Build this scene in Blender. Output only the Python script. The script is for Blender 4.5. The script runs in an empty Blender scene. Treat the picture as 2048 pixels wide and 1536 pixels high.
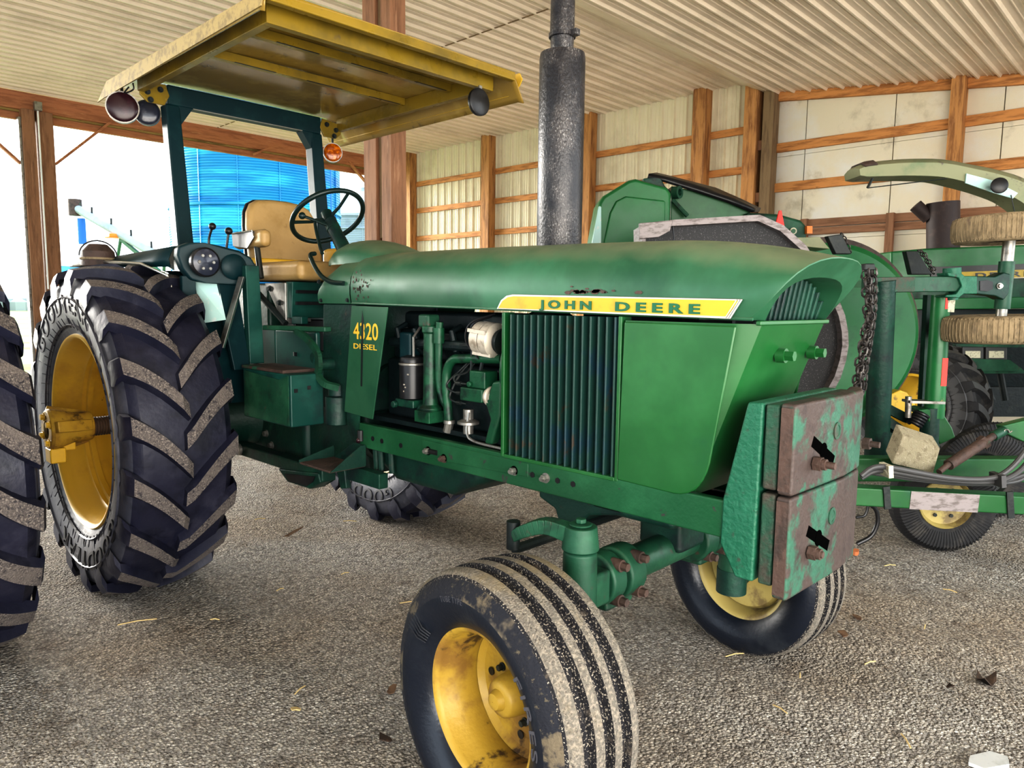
import bpy, bmesh, math, random
from math import sin, cos, pi, radians, sqrt, atan2
from mathutils import Vector, Matrix
random.seed(7)
C = bpy.context.scene.collection
V = Vector
# ---------------------------------------------------------------- camera model (solved from the photograph)
FPX, PITCH, ROLL, CH, TH = 1450.06, .1117, .0116, 1.4841, .766
CX, CY = 2.18757, 4.08699
_s, _c = sin(TH), cos(TH); cp, sp = cos(PITCH), sin(PITCH); cr, sr = cos(ROLL), sin(ROLL)
def l2(x, y): return (-_s*x - _c*y, _c*x - _s*y)
def ray(u, v):
    a = (u-1024)/FPX; b = (v-768)/FPX
    u0 = cr*a + sr*b; v0 = -sr*a + cr*b
    X = l2(u0, cp - v0*sp)
    return V((X[0], X[1], -sp - v0*cp))
O = V((CX, CY, CH))
def onp(u, v, ax, val):
    d = ray(u, v); return O + d*((val - O[ax])/d[ax])
def onx(u, v, c): return onp(u, v, 0, c)
def ony(u, v, c): return onp(u, v, 1, c)
def onz(u, v, c=0): return onp(u, v, 2, c)
def at(u, v, dist):                       # a real point seen at that pixel, at a measured distance from the viewpoint
    d = ray(u, v); n = V((-_c, -_s, 0)); return O + d*(dist/d.dot(n))
RIGHT = V((l2(1, 0)[0], l2(1, 0)[1], 0)); FWD = V((-_c, -_s, 0)); UP = V((0, 0, 1))

# ---------------------------------------------------------------- materials
def nd(nt, t, **k):
    n = nt.nodes.new(t)
    for a, b in k.items():
        if a in n.inputs: n.inputs[a].default_value = b
        else: setattr(n, a, b)
    return n
def M(name, base, mixes=(), rough=.5, metal=0., bump=None, spec=.5, rvar=0., dust=None, emit=None, stretch=(1, 1, 1), coat=0.):
    """mixes: (colour, scale, lo, hi[, detail]) noise patches laid over the base; dust: (colour, lo, hi) on upward faces"""
    m = bpy.data.materials.new(name); m.use_nodes = True; nt = m.node_tree; N = nt.nodes; L = nt.links
    bs = N['Principled BSDF']; tc = nd(nt, 'ShaderNodeTexCoord'); mp = nd(nt, 'ShaderNodeMapping'); mp.inputs['Scale'].default_value = stretch
    L.new(tc.outputs['Object'], mp.inputs[0])
    col = None
    def mixc(fac, c2):
        nonlocal col
        mx = nd(nt, 'ShaderNodeMix', data_type='RGBA'); L.new(fac, mx.inputs[0])
        if col is None: mx.inputs[6].default_value = (*base, 1)
        else: L.new(col, mx.inputs[6])
        mx.inputs[7].default_value = (*c2, 1); col = mx.outputs[2]
    for i, t in enumerate(mixes):
        c2, sc, lo, hi = t[:4]
        nz = nd(nt, 'ShaderNodeTexNoise', Scale=sc, Detail=t[4] if len(t) > 4 else 5., Roughness=.65)
        off = nd(nt, 'ShaderNodeVectorMath', operation='ADD'); off.inputs[1].default_value = (i*3.1, i*7.7, i*1.3)
        L.new(mp.outputs[0], off.inputs[0]); L.new(off.outputs[0], nz.inputs['Vector'])
        rp = nd(nt, 'ShaderNodeMapRange', interpolation_type='SMOOTHSTEP'); rp.inputs[1].default_value = lo; rp.inputs[2].default_value = hi
        L.new(nz.outputs[0], rp.inputs[0]); mixc(rp.outputs[0], c2)
    if dust:
        g = nd(nt, 'ShaderNodeNewGeometry'); sx = nd(nt, 'ShaderNodeSeparateXYZ'); L.new(g.outputs['Normal'], sx.inputs[0])
        nz = nd(nt, 'ShaderNodeTexNoise', Scale=9., Detail=6.); L.new(tc.outputs['Object'], nz.inputs['Vector'])
        ad = nd(nt, 'ShaderNodeMath', operation='MULTIPLY_ADD'); L.new(nz.outputs[0], ad.inputs[0]); ad.inputs[1].default_value = .5; L.new(sx.outputs[2], ad.inputs[2])
        rp = nd(nt, 'ShaderNodeMapRange'); rp.inputs[1].default_value = dust[1]; rp.inputs[2].default_value = dust[2]; L.new(ad.outputs[0], rp.inputs[0]); mixc(rp.outputs[0], dust[0])
    if col is None: bs.inputs['Base Color'].default_value = (*base, 1)
    else: L.new(col, bs.inputs['Base Color'])
    bs.inputs['Roughness'].default_value = rough; bs.inputs['Metallic'].default_value = metal
    bs.inputs['Specular IOR Level'].default_value = spec
    if coat: bs.inputs['Coat Weight'].default_value = coat; bs.inputs['Coat Roughness'].default_value = .15
    if rvar:
        nz = nd(nt, 'ShaderNodeTexNoise', Scale=6., Detail=6.); L.new(tc.outputs['Object'], nz.inputs['Vector'])
        rp = nd(nt, 'ShaderNodeMapRange'); rp.inputs[1].default_value = .35; rp.inputs[2].default_value = .65; rp.inputs[3].default_value = rough - rvar; rp.inputs[4].default_value = rough + rvar
        L.new(nz.outputs[0], rp.inputs[0]); L.new(rp.outputs[0], bs.inputs['Roughness'])
    if bump:
        nz = nd(nt, 'ShaderNodeTexNoise', Scale=bump[0], Detail=4.); L.new(mp.outputs[0], nz.inputs['Vector'])
        bp = nd(nt, 'ShaderNodeBump', Strength=bump[1], Distance=bump[2] if len(bump) > 2 else .01); L.new(nz.outputs[0], bp.inputs['Height']); L.new(bp.outputs[0], bs.inputs['Normal'])
    if emit: bs.inputs['Emission Color'].default_value = (*emit[0], 1); bs.inputs['Emission Strength'].default_value = emit[1]
    return m
GREEN = (.012, .150, .045)
m_hood = M('faded_green_paint', (.027, .105, .056), [((.045, .155, .09), 2.2, .42, .7), ((.012, .075, .040), 3.1, .5, .75), ((.075, .075, .06), 40, .72, .77)], .42, spec=.5, rvar=.08, dust=((.185, .21, .135), .78, 1.45))
m_green = M('green_paint', (.012, .098, .026), [((.026, .140, .044), 1.7, .45, .7), ((.007, .08, .032), 2.6, .5, .72), ((.06, .05, .03), 30, .71, .77)], .36, spec=.5, rvar=.06, coat=.15)
m_grn2 = M('dirty_green_paint', (.012, .072, .040), [((.028, .12, .066), 4, .45, .7), ((.012, .03, .022), 7, .5, .68), ((.07, .055, .04), 22, .62, .72)], .5, rvar=.1, bump=(40, .15))
m_dgrn = M('dark_green_castings', (.005, .040, .028), [((.010, .075, .045), 5, .5, .7), ((.006, .02, .02), 6, .5, .66), ((.05, .042, .03), 15, .62, .75)], .5, rvar=.1, bump=(50, .2))
m_rail = M('chipped_green_rail', (.012, .085, .036), [((.022, .125, .055), 3, .45, .7), ((.05, .045, .045), 14, .63, .68), ((.02, .02, .02), 60, .70, .74)], .45, rvar=.08, bump=(60, .1))
m_teal = M('blue_green_panel', (.005, .055, .045), [((.012, .09, .07), 3, .45, .7), ((.008, .03, .03), 5, .52, .7)], .4, rvar=.08)
m_rops = M('dark_teal_steel', (.003, .026, .032), [((.008, .042, .046), 5, .5, .7)], .42, spec=.3)  # darkened so the backlit side's shade sits in the colour
m_weight = M('rusty_green_cast_iron', (.034, .110, .074), [((.062, .045, .040), 4.2, .43, .51), ((.040, .028, .026), 14, .5, .7), ((.034, .105, .07), 8, .60, .66)], .6, bump=(70, .35), rvar=.1)
m_wside = M('green_cast_iron', (.014, .115, .068), [((.03, .16, .10), 9, .5, .7), ((.04, .04, .032), 20, .6, .72)], .5, bump=(55, .5))
m_wdark = M('worn_cast_iron', (.02, .08, .05), [((.065, .055, .045), 8, .45, .65)], .6, bump=(50, .6))
m_rust = M('rusty_brown_iron', (.085, .055, .045), [((.05, .035, .03), 12, .45, .65), ((.03, .12, .07), 6, .62, .7)], .65, bump=(60, .4))
m_yel = M('yellow_paint', (.62, .42, .045), [((.45, .30, .05), 3, .45, .7), ((.16, .09, .035), 9, .60, .72)], .38, rvar=.08)
m_rim = M('yellow_rim_paint', (.60, .40, .05), [((.47, .30, .05), 3, .45, .7), ((.10, .055, .025), 13, .66, .74)], .36, spec=.5, rvar=.06)
m_rimr = M('rusty_yellow_rim', (.40, .275, .045), [((.24, .14, .035), 5, .45, .62), ((.06, .034, .018), 8, .54, .64)], .5, rvar=.1, bump=(60, .15))
m_rimp = M('pale_yellow_rim', (.40, .33, .13), [((.2, .15, .07), 6, .5, .65)], .5)
m_can = M('yellow_canopy_steel', (.26, .18, .02), [((.16, .115, .02), 2.5, .42, .68), ((.14, .10, .04), 12, .62, .74)], .33, rvar=.1)
m_canu = M('yellow_canopy_underside', (.30, .205, .05), [((.42, .31, .09), 2.0, .5, .62), ((.15, .105, .03), 5, .58, .7)], .16, rvar=.05, spec=.6)
m_canf = M('dusty_yellow_edge', (.38, .29, .12), [((.25, .19, .085), 9, .45, .65)], .6, stretch=(1, 3, 3))
m_seat = M('tan_vinyl', (.42, .29, .13), [((.34, .225, .085), 4, .45, .68), ((.27, .17, .065), 15, .62, .74)], .45, bump=(160, .08))
m_seaty = M('yellow_vinyl', (.72, .46, .045), [((.6, .37, .05), 5, .5, .7)], .4, bump=(160, .08))
m_black = M('black_plastic', (.012, .012, .014), [((.03, .03, .032), 8, .5, .7)], .35)
m_wheelp = M('dark_steering_plastic', (.006, .022, .020), rough=.32)
m_dark = M('greasy_dark_metal', (.010, .016, .016), [((.03, .035, .03), 9, .5, .7)], .5, bump=(40, .2))
m_engine = M('shaded_engine_green', (.003, .012, .014), [((.006, .024, .022), 7, .5, .7), ((.004, .010, .012), 6, .45, .62)], .5, bump=(30, .3))  # near black: engine bay shade put into the green
m_steel = M('grey_steel', (.32, .31, .29), [((.18, .16, .14), 14, .5, .7)], .38, metal=.7)
m_alu = M('cast_aluminium', (.50, .46, .40), [((.3, .26, .21), 16, .5, .7)], .5, metal=.3)
m_chrome = M('bright_trim', (.50, .49, .46), rough=.28, metal=.9)
m_muff = M('sooty_muffler', (.040, .036, .037), [((.18, .175, .17), 210, .56, .64, 2), ((.008, .008, .012), 3.2, .42, .54), ((.006, .006, .009), 120, .58, .64, 2)], .38, spec=.6, bump=(130, .25), stretch=(1, 1, .6))
m_muff2 = M('brown_muffler', (.045, .03, .03), [((.07, .045, .042), 12, .5, .7)], .6)
m_rub = M('tractor_tire_rubber', (.013, .014, .032), [((.040, .040, .062), 4, .48, .72), ((.006, .007, .018), 7, .5, .7)], .50, spec=.5, rvar=.1, bump=(45, .18))  # navy tint puts the bluish shadow tone into the rubber colour
m_side = M('lit_sidewall_rubber', (.050, .053, .072), [((.095, .095, .115), 4, .45, .7), ((.022, .024, .038), 7, .5, .7)], .5, rvar=.1, bump=(45, .15))  # rubber lightened to paint in daylight from the left opening
m_lug = M('dusty_lug_rubber', (.105, .092, .088), [((.24, .212, .19), 150, .52, .62, 2), ((.03, .028, .036), 70, .54, .64, 3), ((.15, .13, .12), 6, .45, .65)], .85, bump=(130, .8))
m_flub = M('front_tire_rubber', (.008, .012, .022), [((.026, .032, .042), 5, .5, .72), ((.11, .095, .07), 6, .64, .74), ((.13, .11, .085), 40, .71, .76)], .38, spec=.55, rvar=.08, bump=(80, .1))
m_rib = M('gravel_dusted_rib', (.15, .138, .12), [((.26, .235, .195), 110, .45, .62), ((.07, .062, .055), 150, .55, .66), ((.215, .18, .12), 5, .52, .7)], .9, bump=(220, .7))
m_shd = M('muddy_shoulder_rubber', (.012, .014, .022), [((.13, .108, .075), 9, .53, .62), ((.10, .085, .06), 50, .58, .67), ((.22, .185, .13), 4, .60, .70)], .8, bump=(120, .4))
m_grv = M('dusty_groove_rubber', (.014, .014, .018), [((.34, .31, .26), 190, .57, .63, 2), ((.10, .085, .07), 12, .58, .7)], .85, bump=(160, .6))
m_tan = M('dried_mud_tire', (.30, .24, .155), [((.19, .15, .095), 30, .45, .65), ((.16, .125, .09), 8, .55, .7)], .9, bump=(90, .5), stretch=(1, 1, .4))
m_ltire = M('black_ribbed_rubber', (.022, .022, .024), [((.06, .055, .05), 9, .5, .7)], .7)
m_amber = M('amber_lens', (.55, .13, .004), [((.9, .3, .01), 14, .45, .65)], .15, emit=((.9, .25, .01), .25))
m_red = M('dull_red_lens', (.028, .007, .012), [((.05, .014, .02), 10, .5, .7)], .25)
m_glass = M('dark_lamp_glass', (.03, .035, .055), [((.07, .075, .1), 20, .5, .7)], .15)
m_redt = M('red_reflective_tape', (.85, .04, .025), rough=.4, emit=((.9, .03, .02), .15))  # slight emission stands in for light thrown back by the tape
m_oran = M('orange_lens', (.8, .22, .02), rough=.3)
m_wood = M('rough_sawn_wood', (.52, .28, .11), [((.28, .13, .05), 5, .42, .65), ((.55, .31, .15), 9, .55, .72), ((.10, .05, .025), 16, .67, .73)], .7, bump=(30, .2), stretch=(3, 3, .35))
m_wood2 = M('dark_reddish_timber', (.33, .18, .105), [((.22, .115, .065), 6, .42, .65), ((.42, .25, .155), 9, .56, .74), ((.05, .025, .018), 14, .66, .72)], .7, bump=(30, .2), stretch=(3, 3, .3))
m_woodh = M('reddish_header_timber', (.47, .22, .115), [((.33, .14, .07), 6, .42, .65), ((.56, .32, .18), 11, .56, .74)], .7, bump=(30, .2), stretch=(.35, 3, 3))
m_woodg = M('orange_girt_wood', (.60, .30, .11), [((.34, .15, .05), 6, .42, .65), ((.58, .33, .15), 11, .56, .74), ((.10, .05, .025), 18, .68, .73)], .7, bump=(30, .2), stretch=(3, .35, 3))
m_woodp = M('weathered_plank', (.33, .18, .105), [((.22, .115, .065), 6, .42, .65), ((.42, .25, .155), 9, .56, .74)], .7, bump=(30, .2), stretch=(3, .3, 3))
m_woody = M('yellowed_wood', (.36, .27, .10), [((.2, .14, .05), 8, .45, .65)], .7, stretch=(.35, 3, 3))
m_woodd = M('grey_weathered_timber', (.27, .19, .11), [((.18, .12, .07), 8, .45, .65)], .75, stretch=(3, 3, .3))
m_ceil = M('cream_steel_ceiling', (.82, .73, .61), [((.70, .62, .51), 1.2, .45, .7), ((.2, .17, .14), 60, .74, .77)], .35, rvar=.06)
m_wall = M('cream_steel_siding', (.78, .72, .57), [((.68, .62, .48), 1.5, .45, .7)], .4)
m_ins = M('foil_insulation_board', (.74, .68, .56), [((.74, .72, .68), 1.0, .45, .7), ((.55, .50, .40), 2.2, .55, .75)], .45, bump=(160, .25), metal=.1)
m_conc = M('concrete_block', (.27, .245, .175), [((.19, .165, .115), 25, .5, .65), ((.34, .31, .24), 60, .55, .7)], .9, bump=(140, .7))
m_bin = M('blue_steel_bin', (.004, .20, .42), [((.05, .42, .56), .35, .45, .62), ((.002, .13, .36), .8, .52, .66)], .35, stretch=(.25, .25, 2.2))
m_wht2 = M('hazy_white_steel', (.30, .34, .36), [((.22, .26, .28), 1, .5, .7)], .4)
m_white = M('white_steel', (.85, .88, .9), [((.75, .8, .84), 1, .5, .7)], .4)
m_blueb = M('blue_paint', (.02, .16, .50), rough=.5)
m_straw = M('straw', (.55, .43, .22), rough=.8)
m_leaf = M('dry_leaf', (.045, .03, .022), [((.09, .055, .035), 30, .5, .65)], .7)
m_bark = M('bark_scrap', (.16, .10, .06), [((.09, .05, .03), 40, .5, .65)], .85)
m_board = M('grey_board', (.5, .52, .53), [((.4, .42, .42), 20, .5, .7)], .8)
m_hose = M('grey_rubber_hose', (.075, .075, .078), rough=.5)
m_text_y = M('yellow_lettering', (.72, .46, .05), [((.35, .24, .06), 40, .62, .7)], .5)
m_text_g = M('green_lettering', (.008, .11, .05), rough=.35)
m_plate = M('yellow_name_plate', (.46, .33, .03), [((.37, .26, .03), 8, .5, .7)], .38)
m_letr = M('worn_moulded_rubber', (.07, .07, .082), rough=.6)
m_letb = M('black_moulded_rubber', (.008, .008, .012), rough=.5)
m_sticker = M('paper_label', (.55, .53, .42), [((.3, .28, .22), 60, .55, .6)], .6)
m_belt = M('weathered_band_steel', (.25, .225, .225), [((.14, .12, .115), 14, .45, .65)], .5, metal=.3, stretch=(1, 1, 3))
m_spk = M('speckled_dark_sheet', (.045, .045, .048), [((.15, .15, .15), 120, .6, .66, 2)], .7)
m_spout = M('faded_spout_paint', (.25, .26, .16), [((.16, .21, .12), 2.4, .5, .7), ((.12, .10, .09), 7, .60, .72)], .5)
m_lblu = M('pale_blue_panel', (.42, .60, .58), [((.6, .62, .6), 20, .55, .7)], .5)
m_eng2 = M('shaded_green_parts', (.008, .075, .035), [((.02, .12, .06), 6, .5, .7), ((.004, .02, .014), 9, .48, .64)], .42, bump=(50, .15))  # green paint darkened to imitate shade inside the engine bay
m_slat = M('dark_teal_slats', (.016, .055, .046), [((.014, .045, .065), 5, .5, .66), ((.06, .04, .025), 9, .60, .72)], .42)
m_amb = M('amber_lens', (.28, .06, .002), [((.62, .19, .004), 40, .45, .65)], .12)
m_bgr = M('green_sheet_metal', (.012, .135, .040), [((.025, .18, .06), 1.5, .45, .7), ((.007, .10, .032), 3, .52, .7), ((.25, .19, .08), 8, .70, .78)], .38, rvar=.06)

m_pit = M('recess_shade_black', (.002, .002, .002), rough=1., spec=0.)  # flush black standing in for the shade inside the weight slots
# gravel
def gravel():
    m = bpy.data.materials.new('crushed_gravel'); m.use_nodes = True; nt = m.node_tree; L = nt.links; bs = nt.nodes['Principled BSDF']
    tc = nd(nt, 'ShaderNodeTexCoord'); vec = tc.outputs['Object']
    v1 = nd(nt, 'ShaderNodeTexVoronoi', Scale=80., Randomness=1.); L.new(vec, v1.inputs['Vector'])
    v2 = nd(nt, 'ShaderNodeTexVoronoi', Scale=165.); L.new(vec, v2.inputs['Vector'])
    big = nd(nt, 'ShaderNodeTexNoise', Scale=.9, Detail=5.); L.new(vec, big.inputs['Vector'])
    mid = nd(nt, 'ShaderNodeTexNoise', Scale=6., Detail=6., Roughness=.7); L.new(vec, mid.inputs['Vector'])
    r1 = nd(nt, 'ShaderNodeValToRGB'); sx = nd(nt, 'ShaderNodeSeparateColor'); L.new(v1.outputs['Color'], sx.inputs[0]); L.new(sx.outputs[0], r1.inputs[0])
    e = r1.color_ramp.elements; e[0].color = (.30, .27, .235, 1); e[1].color = (.97, .93, .86, 1); e[1].position = .95
    for p, c in ((.2, (.50, .46, .415, 1)), (.55, (.68, .64, .58, 1)), (.8, (.80, .74, .65, 1))): x = e.new(p); x.color = c
    bm_ = nd(nt, 'ShaderNodeMapRange'); bm_.inputs[1].default_value = .42; bm_.inputs[2].default_value = .62; L.new(big.outputs[0], bm_.inputs[0])
    mx = nd(nt, 'ShaderNodeMix', data_type='RGBA', blend_type='MULTIPLY'); mx.inputs[7].default_value = (.92, .84, .75, 1); L.new(bm_.outputs[0], mx.inputs[0]); L.new(r1.outputs[0], mx.inputs[6])
    mm = nd(nt, 'ShaderNodeMapRange'); mm.inputs[1].default_value = .54; mm.inputs[2].default_value = .72; L.new(mid.outputs[0], mm.inputs[0])
    mx2 = nd(nt, 'ShaderNodeMix', data_type='RGBA', blend_type='MULTIPLY'); mx2.inputs[7].default_value = (.62, .56, .51, 1); L.new(mm.outputs[0], mx2.inputs[0]); L.new(mx.outputs[2], mx2.inputs[6])
    ed = nd(nt, 'ShaderNodeMapRange'); ed.inputs[1].default_value = 0.; ed.inputs[2].default_value = .55; ed.inputs[3].default_value = 1; ed.inputs[4].default_value = .35; L.new(v1.outputs['Distance'], ed.inputs[0])  # darkens gaps between stones: crevice shade painted into the colour
    mx3 = nd(nt, 'ShaderNodeMix', data_type='RGBA', blend_type='MULTIPLY'); mx3.inputs[0].default_value = .8; L.new(mx2.outputs[2], mx3.inputs[6]); L.new(ed.outputs[0], mx3.inputs[7])
    L.new(mx3.outputs[2], bs.inputs['Base Color']); bs.inputs['Roughness'].default_value = .9
    a = nd(nt, 'ShaderNodeMath', operation='MULTIPLY_ADD'); L.new(v1.outputs['Distance'], a.inputs[0]); a.inputs[1].default_value = -1.; L.new(mid.outputs[0], a.inputs[2])
    b = nd(nt, 'ShaderNodeMath', operation='MULTIPLY_ADD'); L.new(v2.outputs['Distance'], b.inputs[0]); b.inputs[1].default_value = -.4; L.new(a.outputs[0], b.inputs[2])
    bp = nd(nt, 'ShaderNodeBump', Strength=1., Distance=.022); L.new(b.outputs[0], bp.inputs['Height']); L.new(bp.outputs[0], bs.inputs['Normal'])
    return m
m_grav = gravel()
m_field = M('field_grass', (.20, .26, .05), [((.42, .38, .24), .25, .45, .6), ((.25, .42, .03), .4, .52, .62), ((.5, .47, .38), .15, .55, .65)], .95, stretch=(.25, 1, 1))

# ---------------------------------------------------------------- geometry helpers
class B:
    def __init__(s): s.v = []; s.f = []; s.m = []; s.k = 0
    def add(s, vs, fs, k=None):
        n = len(s.v); s.v += [tuple(x) for x in vs]; s.f += [tuple(i+n for i in f) for f in fs]; s.m += [s.k if k is None else k]*len(fs); return s
    def box(s, a, b):
        x0, y0, z0 = [min(a[i], b[i]) for i in range(3)]; x1, y1, z1 = [max(a[i], b[i]) for i in range(3)]
        return s.hexa([(x0,y0,z0),(x1,y0,z0),(x1,y1,z0),(x0,y1,z0),(x0,y0,z1),(x1,y0,z1),(x1,y1,z1),(x0,y1,z1)])
    def hexa(s, p): return s.add(p, [(0,3,2,1),(4,5,6,7),(0,1,5,4),(1,2,6,5),(2,3,7,6),(3,0,4,7)])
    def bar(s, p, q, w, h, up=UP):        # rectangular bar from p to q
        p, q = V(p), V(q); d = (q-p).normalized(); sd = d.cross(V(up))
        if sd.length < 1e-4: sd = d.cross(V((1, 0, 0)))
        sd.normalize(); u = sd.cross(d); a, b = sd*w/2, u*h/2
        return s.hexa([p-a-b, p+a-b, q+a-b, q-a-b, p-a+b, p+a+b, q+a+b, q-a+b])
    def prism(s, poly, off):              # flat polygon (3D points) extruded by off
        n = len(poly); off = V(off); vs = [V(p) for p in poly] + [V(p)+off for p in poly]
        return s.add(vs, [tuple(range(n))[::-1], tuple(range(n, 2*n))] + [(i, (i+1) % n, n+(i+1) % n, n+i) for i in range(n)])
    def ring(s, c, ax, r, n, ph=0):
        ax = V(ax).normalized(); u = ax.orthogonal().normalized() if abs(ax.z) > .9 else ax.cross(UP).normalized(); w = ax.cross(u)
        return [V(c) + (u*cos(2*pi*i/n+ph) + w*sin(2*pi*i/n+ph))*r for i in range(n)]
    def cyl(s, p, q, r, r2=None, n=20, cap=True, ph=0):
        r2 = r if r2 is None else r2; d = V(q)-V(p)
        vs = s.ring(p, d, r, n, ph) + s.ring(q, d, r2, n, ph)
        fs = [(i, (i+1) % n, n+(i+1) % n, n+i) for i in range(n)]
        if cap: fs += [tuple(range(n))[::-1], tuple(range(n, 2*n))]
        return s.add(vs, fs)
    def tube(s, pts, r, n=8, closed=False):
        pts = [V(p) for p in pts]; rs = r if isinstance(r, (list, tuple)) else [r]*len(pts); vs = []; N = len(pts); u = None
        for i, p in enumerate(pts):
            d = (pts[(i+1) % N]-pts[i-1]) if closed else (pts[min(i+1, N-1)]-pts[max(i-1, 0)])
            d.normalize()
            u = d.orthogonal() if u is None else (u - d*u.dot(d)); u.normalize(); w = d.cross(u)
            vs += [p + (u*cos(2*pi*j/n) + w*sin(2*pi*j/n))*rs[i] for j in range(n)]
        fs = []
        for i in range(N if closed else N-1):
            a, b = i*n, ((i+1) % N)*n
            fs += [(a+j, a+(j+1) % n, b+(j+1) % n, b+j) for j in range(n)]
        if not closed: fs += [tuple(range(n))[::-1], tuple(range((N-1)*n, N*n))]
        return s.add(vs, fs)
    def grid(s, rows, closeu=False):      # rows of equal length
        n = len(rows[0]); vs = [p for r in rows for p in r]; fs = []
        for i in range(len(rows)-1):
            for j in range(n if closeu else n-1):
                fs.append((i*n+j, i*n+(j+1) % n, (i+1)*n+(j+1) % n, (i+1)*n+j))
        return s.add(vs, fs)
    def lathe(s, prof, n=48, axis='x', c=(0, 0, 0), ks=None):   # prof: (t along axis, r)
        rows = []
        for t, r in prof:
            row = []
            for i in range(n):
                a = 2*pi*i/n; p = {'x': (t, r*cos(a), r*sin(a)), 'y': (r*sin(a), t, r*cos(a)), 'z': (r*cos(a), r*sin(a), t)}[axis]
                row.append(V(p)+V(c))
            rows.append(row)
        for i in range(len(rows)-1):
            k0 = s.k
            if ks: s.k = ks[i]
            s.grid([rows[i], rows[i+1]], True); s.k = k0
        return s
    def ball(s, c, r, n=14, sc=(1, 1, 1)):
        rows = []
        for i in range(n//2+1):
            a = -pi/2 + pi*i/(n//2); rows.append([V(c)+V((r*cos(a)*cos(2*pi*j/n)*sc[0], r*cos(a)*sin(2*pi*j/n)*sc[1], r*sin(a)*sc[2])) for j in range(n)])
        return s.grid(rows, True)
    def bolt(s, p, d, r=.014, h=.014):    # washer + hex head
        p, d = V(p), V(d).normalized(); s.cyl(p, p+d*.004, r*1.35, n=14); s.cyl(p+d*.004, p+d*(.004+h), r, n=6); return s
    def build(s, name, mats, parent=None, bev=0, ang=35, sub=0, solid=0, loc=None):
        me = bpy.data.meshes.new(name); me.from_pydata([tuple(v) for v in s.v], [], s.f)
        ms = mats if isinstance(mats, (list, tuple)) else [mats]
        for m in ms: me.materials.append(m)
        me.polygons.foreach_set('material_index', s.m)
        bm = bmesh.new(); bm.from_mesh(me); bmesh.ops.remove_doubles(bm, verts=bm.verts, dist=1e-6); bmesh.ops.recalc_face_normals(bm, faces=bm.faces); bm.to_mesh(me); bm.free()
        me.polygons.foreach_set('use_smooth', [True]*len(me.polygons)); me.set_sharp_from_angle(angle=radians(ang)); me.update()
        o = bpy.data.objects.new(name, me); C.objects.link(o)
        if solid: md = o.modifiers.new('t', 'SOLIDIFY'); md.thickness = solid; md.offset = 0
        if bev: md = o.modifiers.new('b', 'BEVEL'); md.width = bev; md.segments = 2; md.limit_method = 'ANGLE'; md.angle_limit = radians(40); md.harden_normals = True
        if sub: md = o.modifiers.new('s', 'SUBSURF'); md.levels = md.render_levels = sub
        if parent: o.parent = parent
        if loc: o.location = loc
        return o
def tag(o, label, cat, group=None):
    o['label'] = label; o['category'] = cat
    if group: o['group'] = group
    return o
def thing(name, label, cat, loc=(0, 0, 0), group=None):
    o = bpy.data.objects.new(name, None); C.objects.link(o); o.location = loc; o.empty_display_size = .1; return tag(o, label, cat, group)
def empty(name, parent, loc=(0, 0, 0), rot=(0, 0, 0)):
    o = bpy.data.objects.new(name, None); C.objects.link(o); o.parent = parent; o.location = loc; o.rotation_euler = rot; o.empty_display_size = .1; return o
def struct(o): o['kind'] = 'structure'; return o
def bez(p0, p1, p2, n=8): p0, p1, p2 = V(p0), V(p1), V(p2); return [p0*(1-t)**2 + p1*2*t*(1-t) + p2*t*t for t in [i/n for i in range(n+1)]]
def spline(pts, n=6):
    pts = [V(p) for p in pts]; P = [pts[0]*2-pts[1]] + pts + [pts[-1]*2-pts[-2]]; out = []
    for i in range(1, len(P)-2):
        a, b, c, d = P[i-1:i+3]
        for k in range(n):
            t = k/n; out.append(.5*((2*b) + (c-a)*t + (2*a-5*b+4*c-d)*t*t + (3*b-a-3*c+d)*t**3))
    return out+[pts[-1]]
def lerp(a, b, t): return a+(b-a)*t
# lettering as real meshes: text curve converted, then mapped by a function of (x, y, depth)
def letters(name, txt, mapf, mat, parent, ext=.003, bold=0., sp_=1., size=1.):
    cu = bpy.data.curves.new('tmp', 'FONT'); cu.body = txt; cu.size = size; cu.extrude = ext; cu.offset = bold; cu.space_character = sp_; cu.resolution_u = 3
    to = bpy.data.objects.new('tmp', cu); C.objects.link(to); dg = bpy.context.evaluated_depsgraph_get()
    me = bpy.data.meshes.new_from_object(to.evaluated_get(dg)); bpy.data.objects.remove(to); bpy.data.curves.remove(cu)
    xs = [v.co.x for v in me.vertices]; ys = [v.co.y for v in me.vertices]; x0, x1, y0, y1 = min(xs), max(xs), min(ys), max(ys)
    for v in me.vertices: v.co = mapf((v.co.x-x0)/(x1-x0), (v.co.y-y0)/(y1-y0), v.co.z)
    bm = bmesh.new(); bm.from_mesh(me); bmesh.ops.recalc_face_normals(bm, faces=bm.faces); bm.to_mesh(me); bm.free()
    me.materials.clear(); me.materials.append(mat); me.name = name
    o = bpy.data.objects.new(name, me); C.objects.link(o); o.parent = parent; return o
# ================================================================ SETTING
WX, HY, CZ = -8.395, -10.19, 4.83
def S(name, b, mats, **k): return struct(b.build(name, mats, **k))
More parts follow.
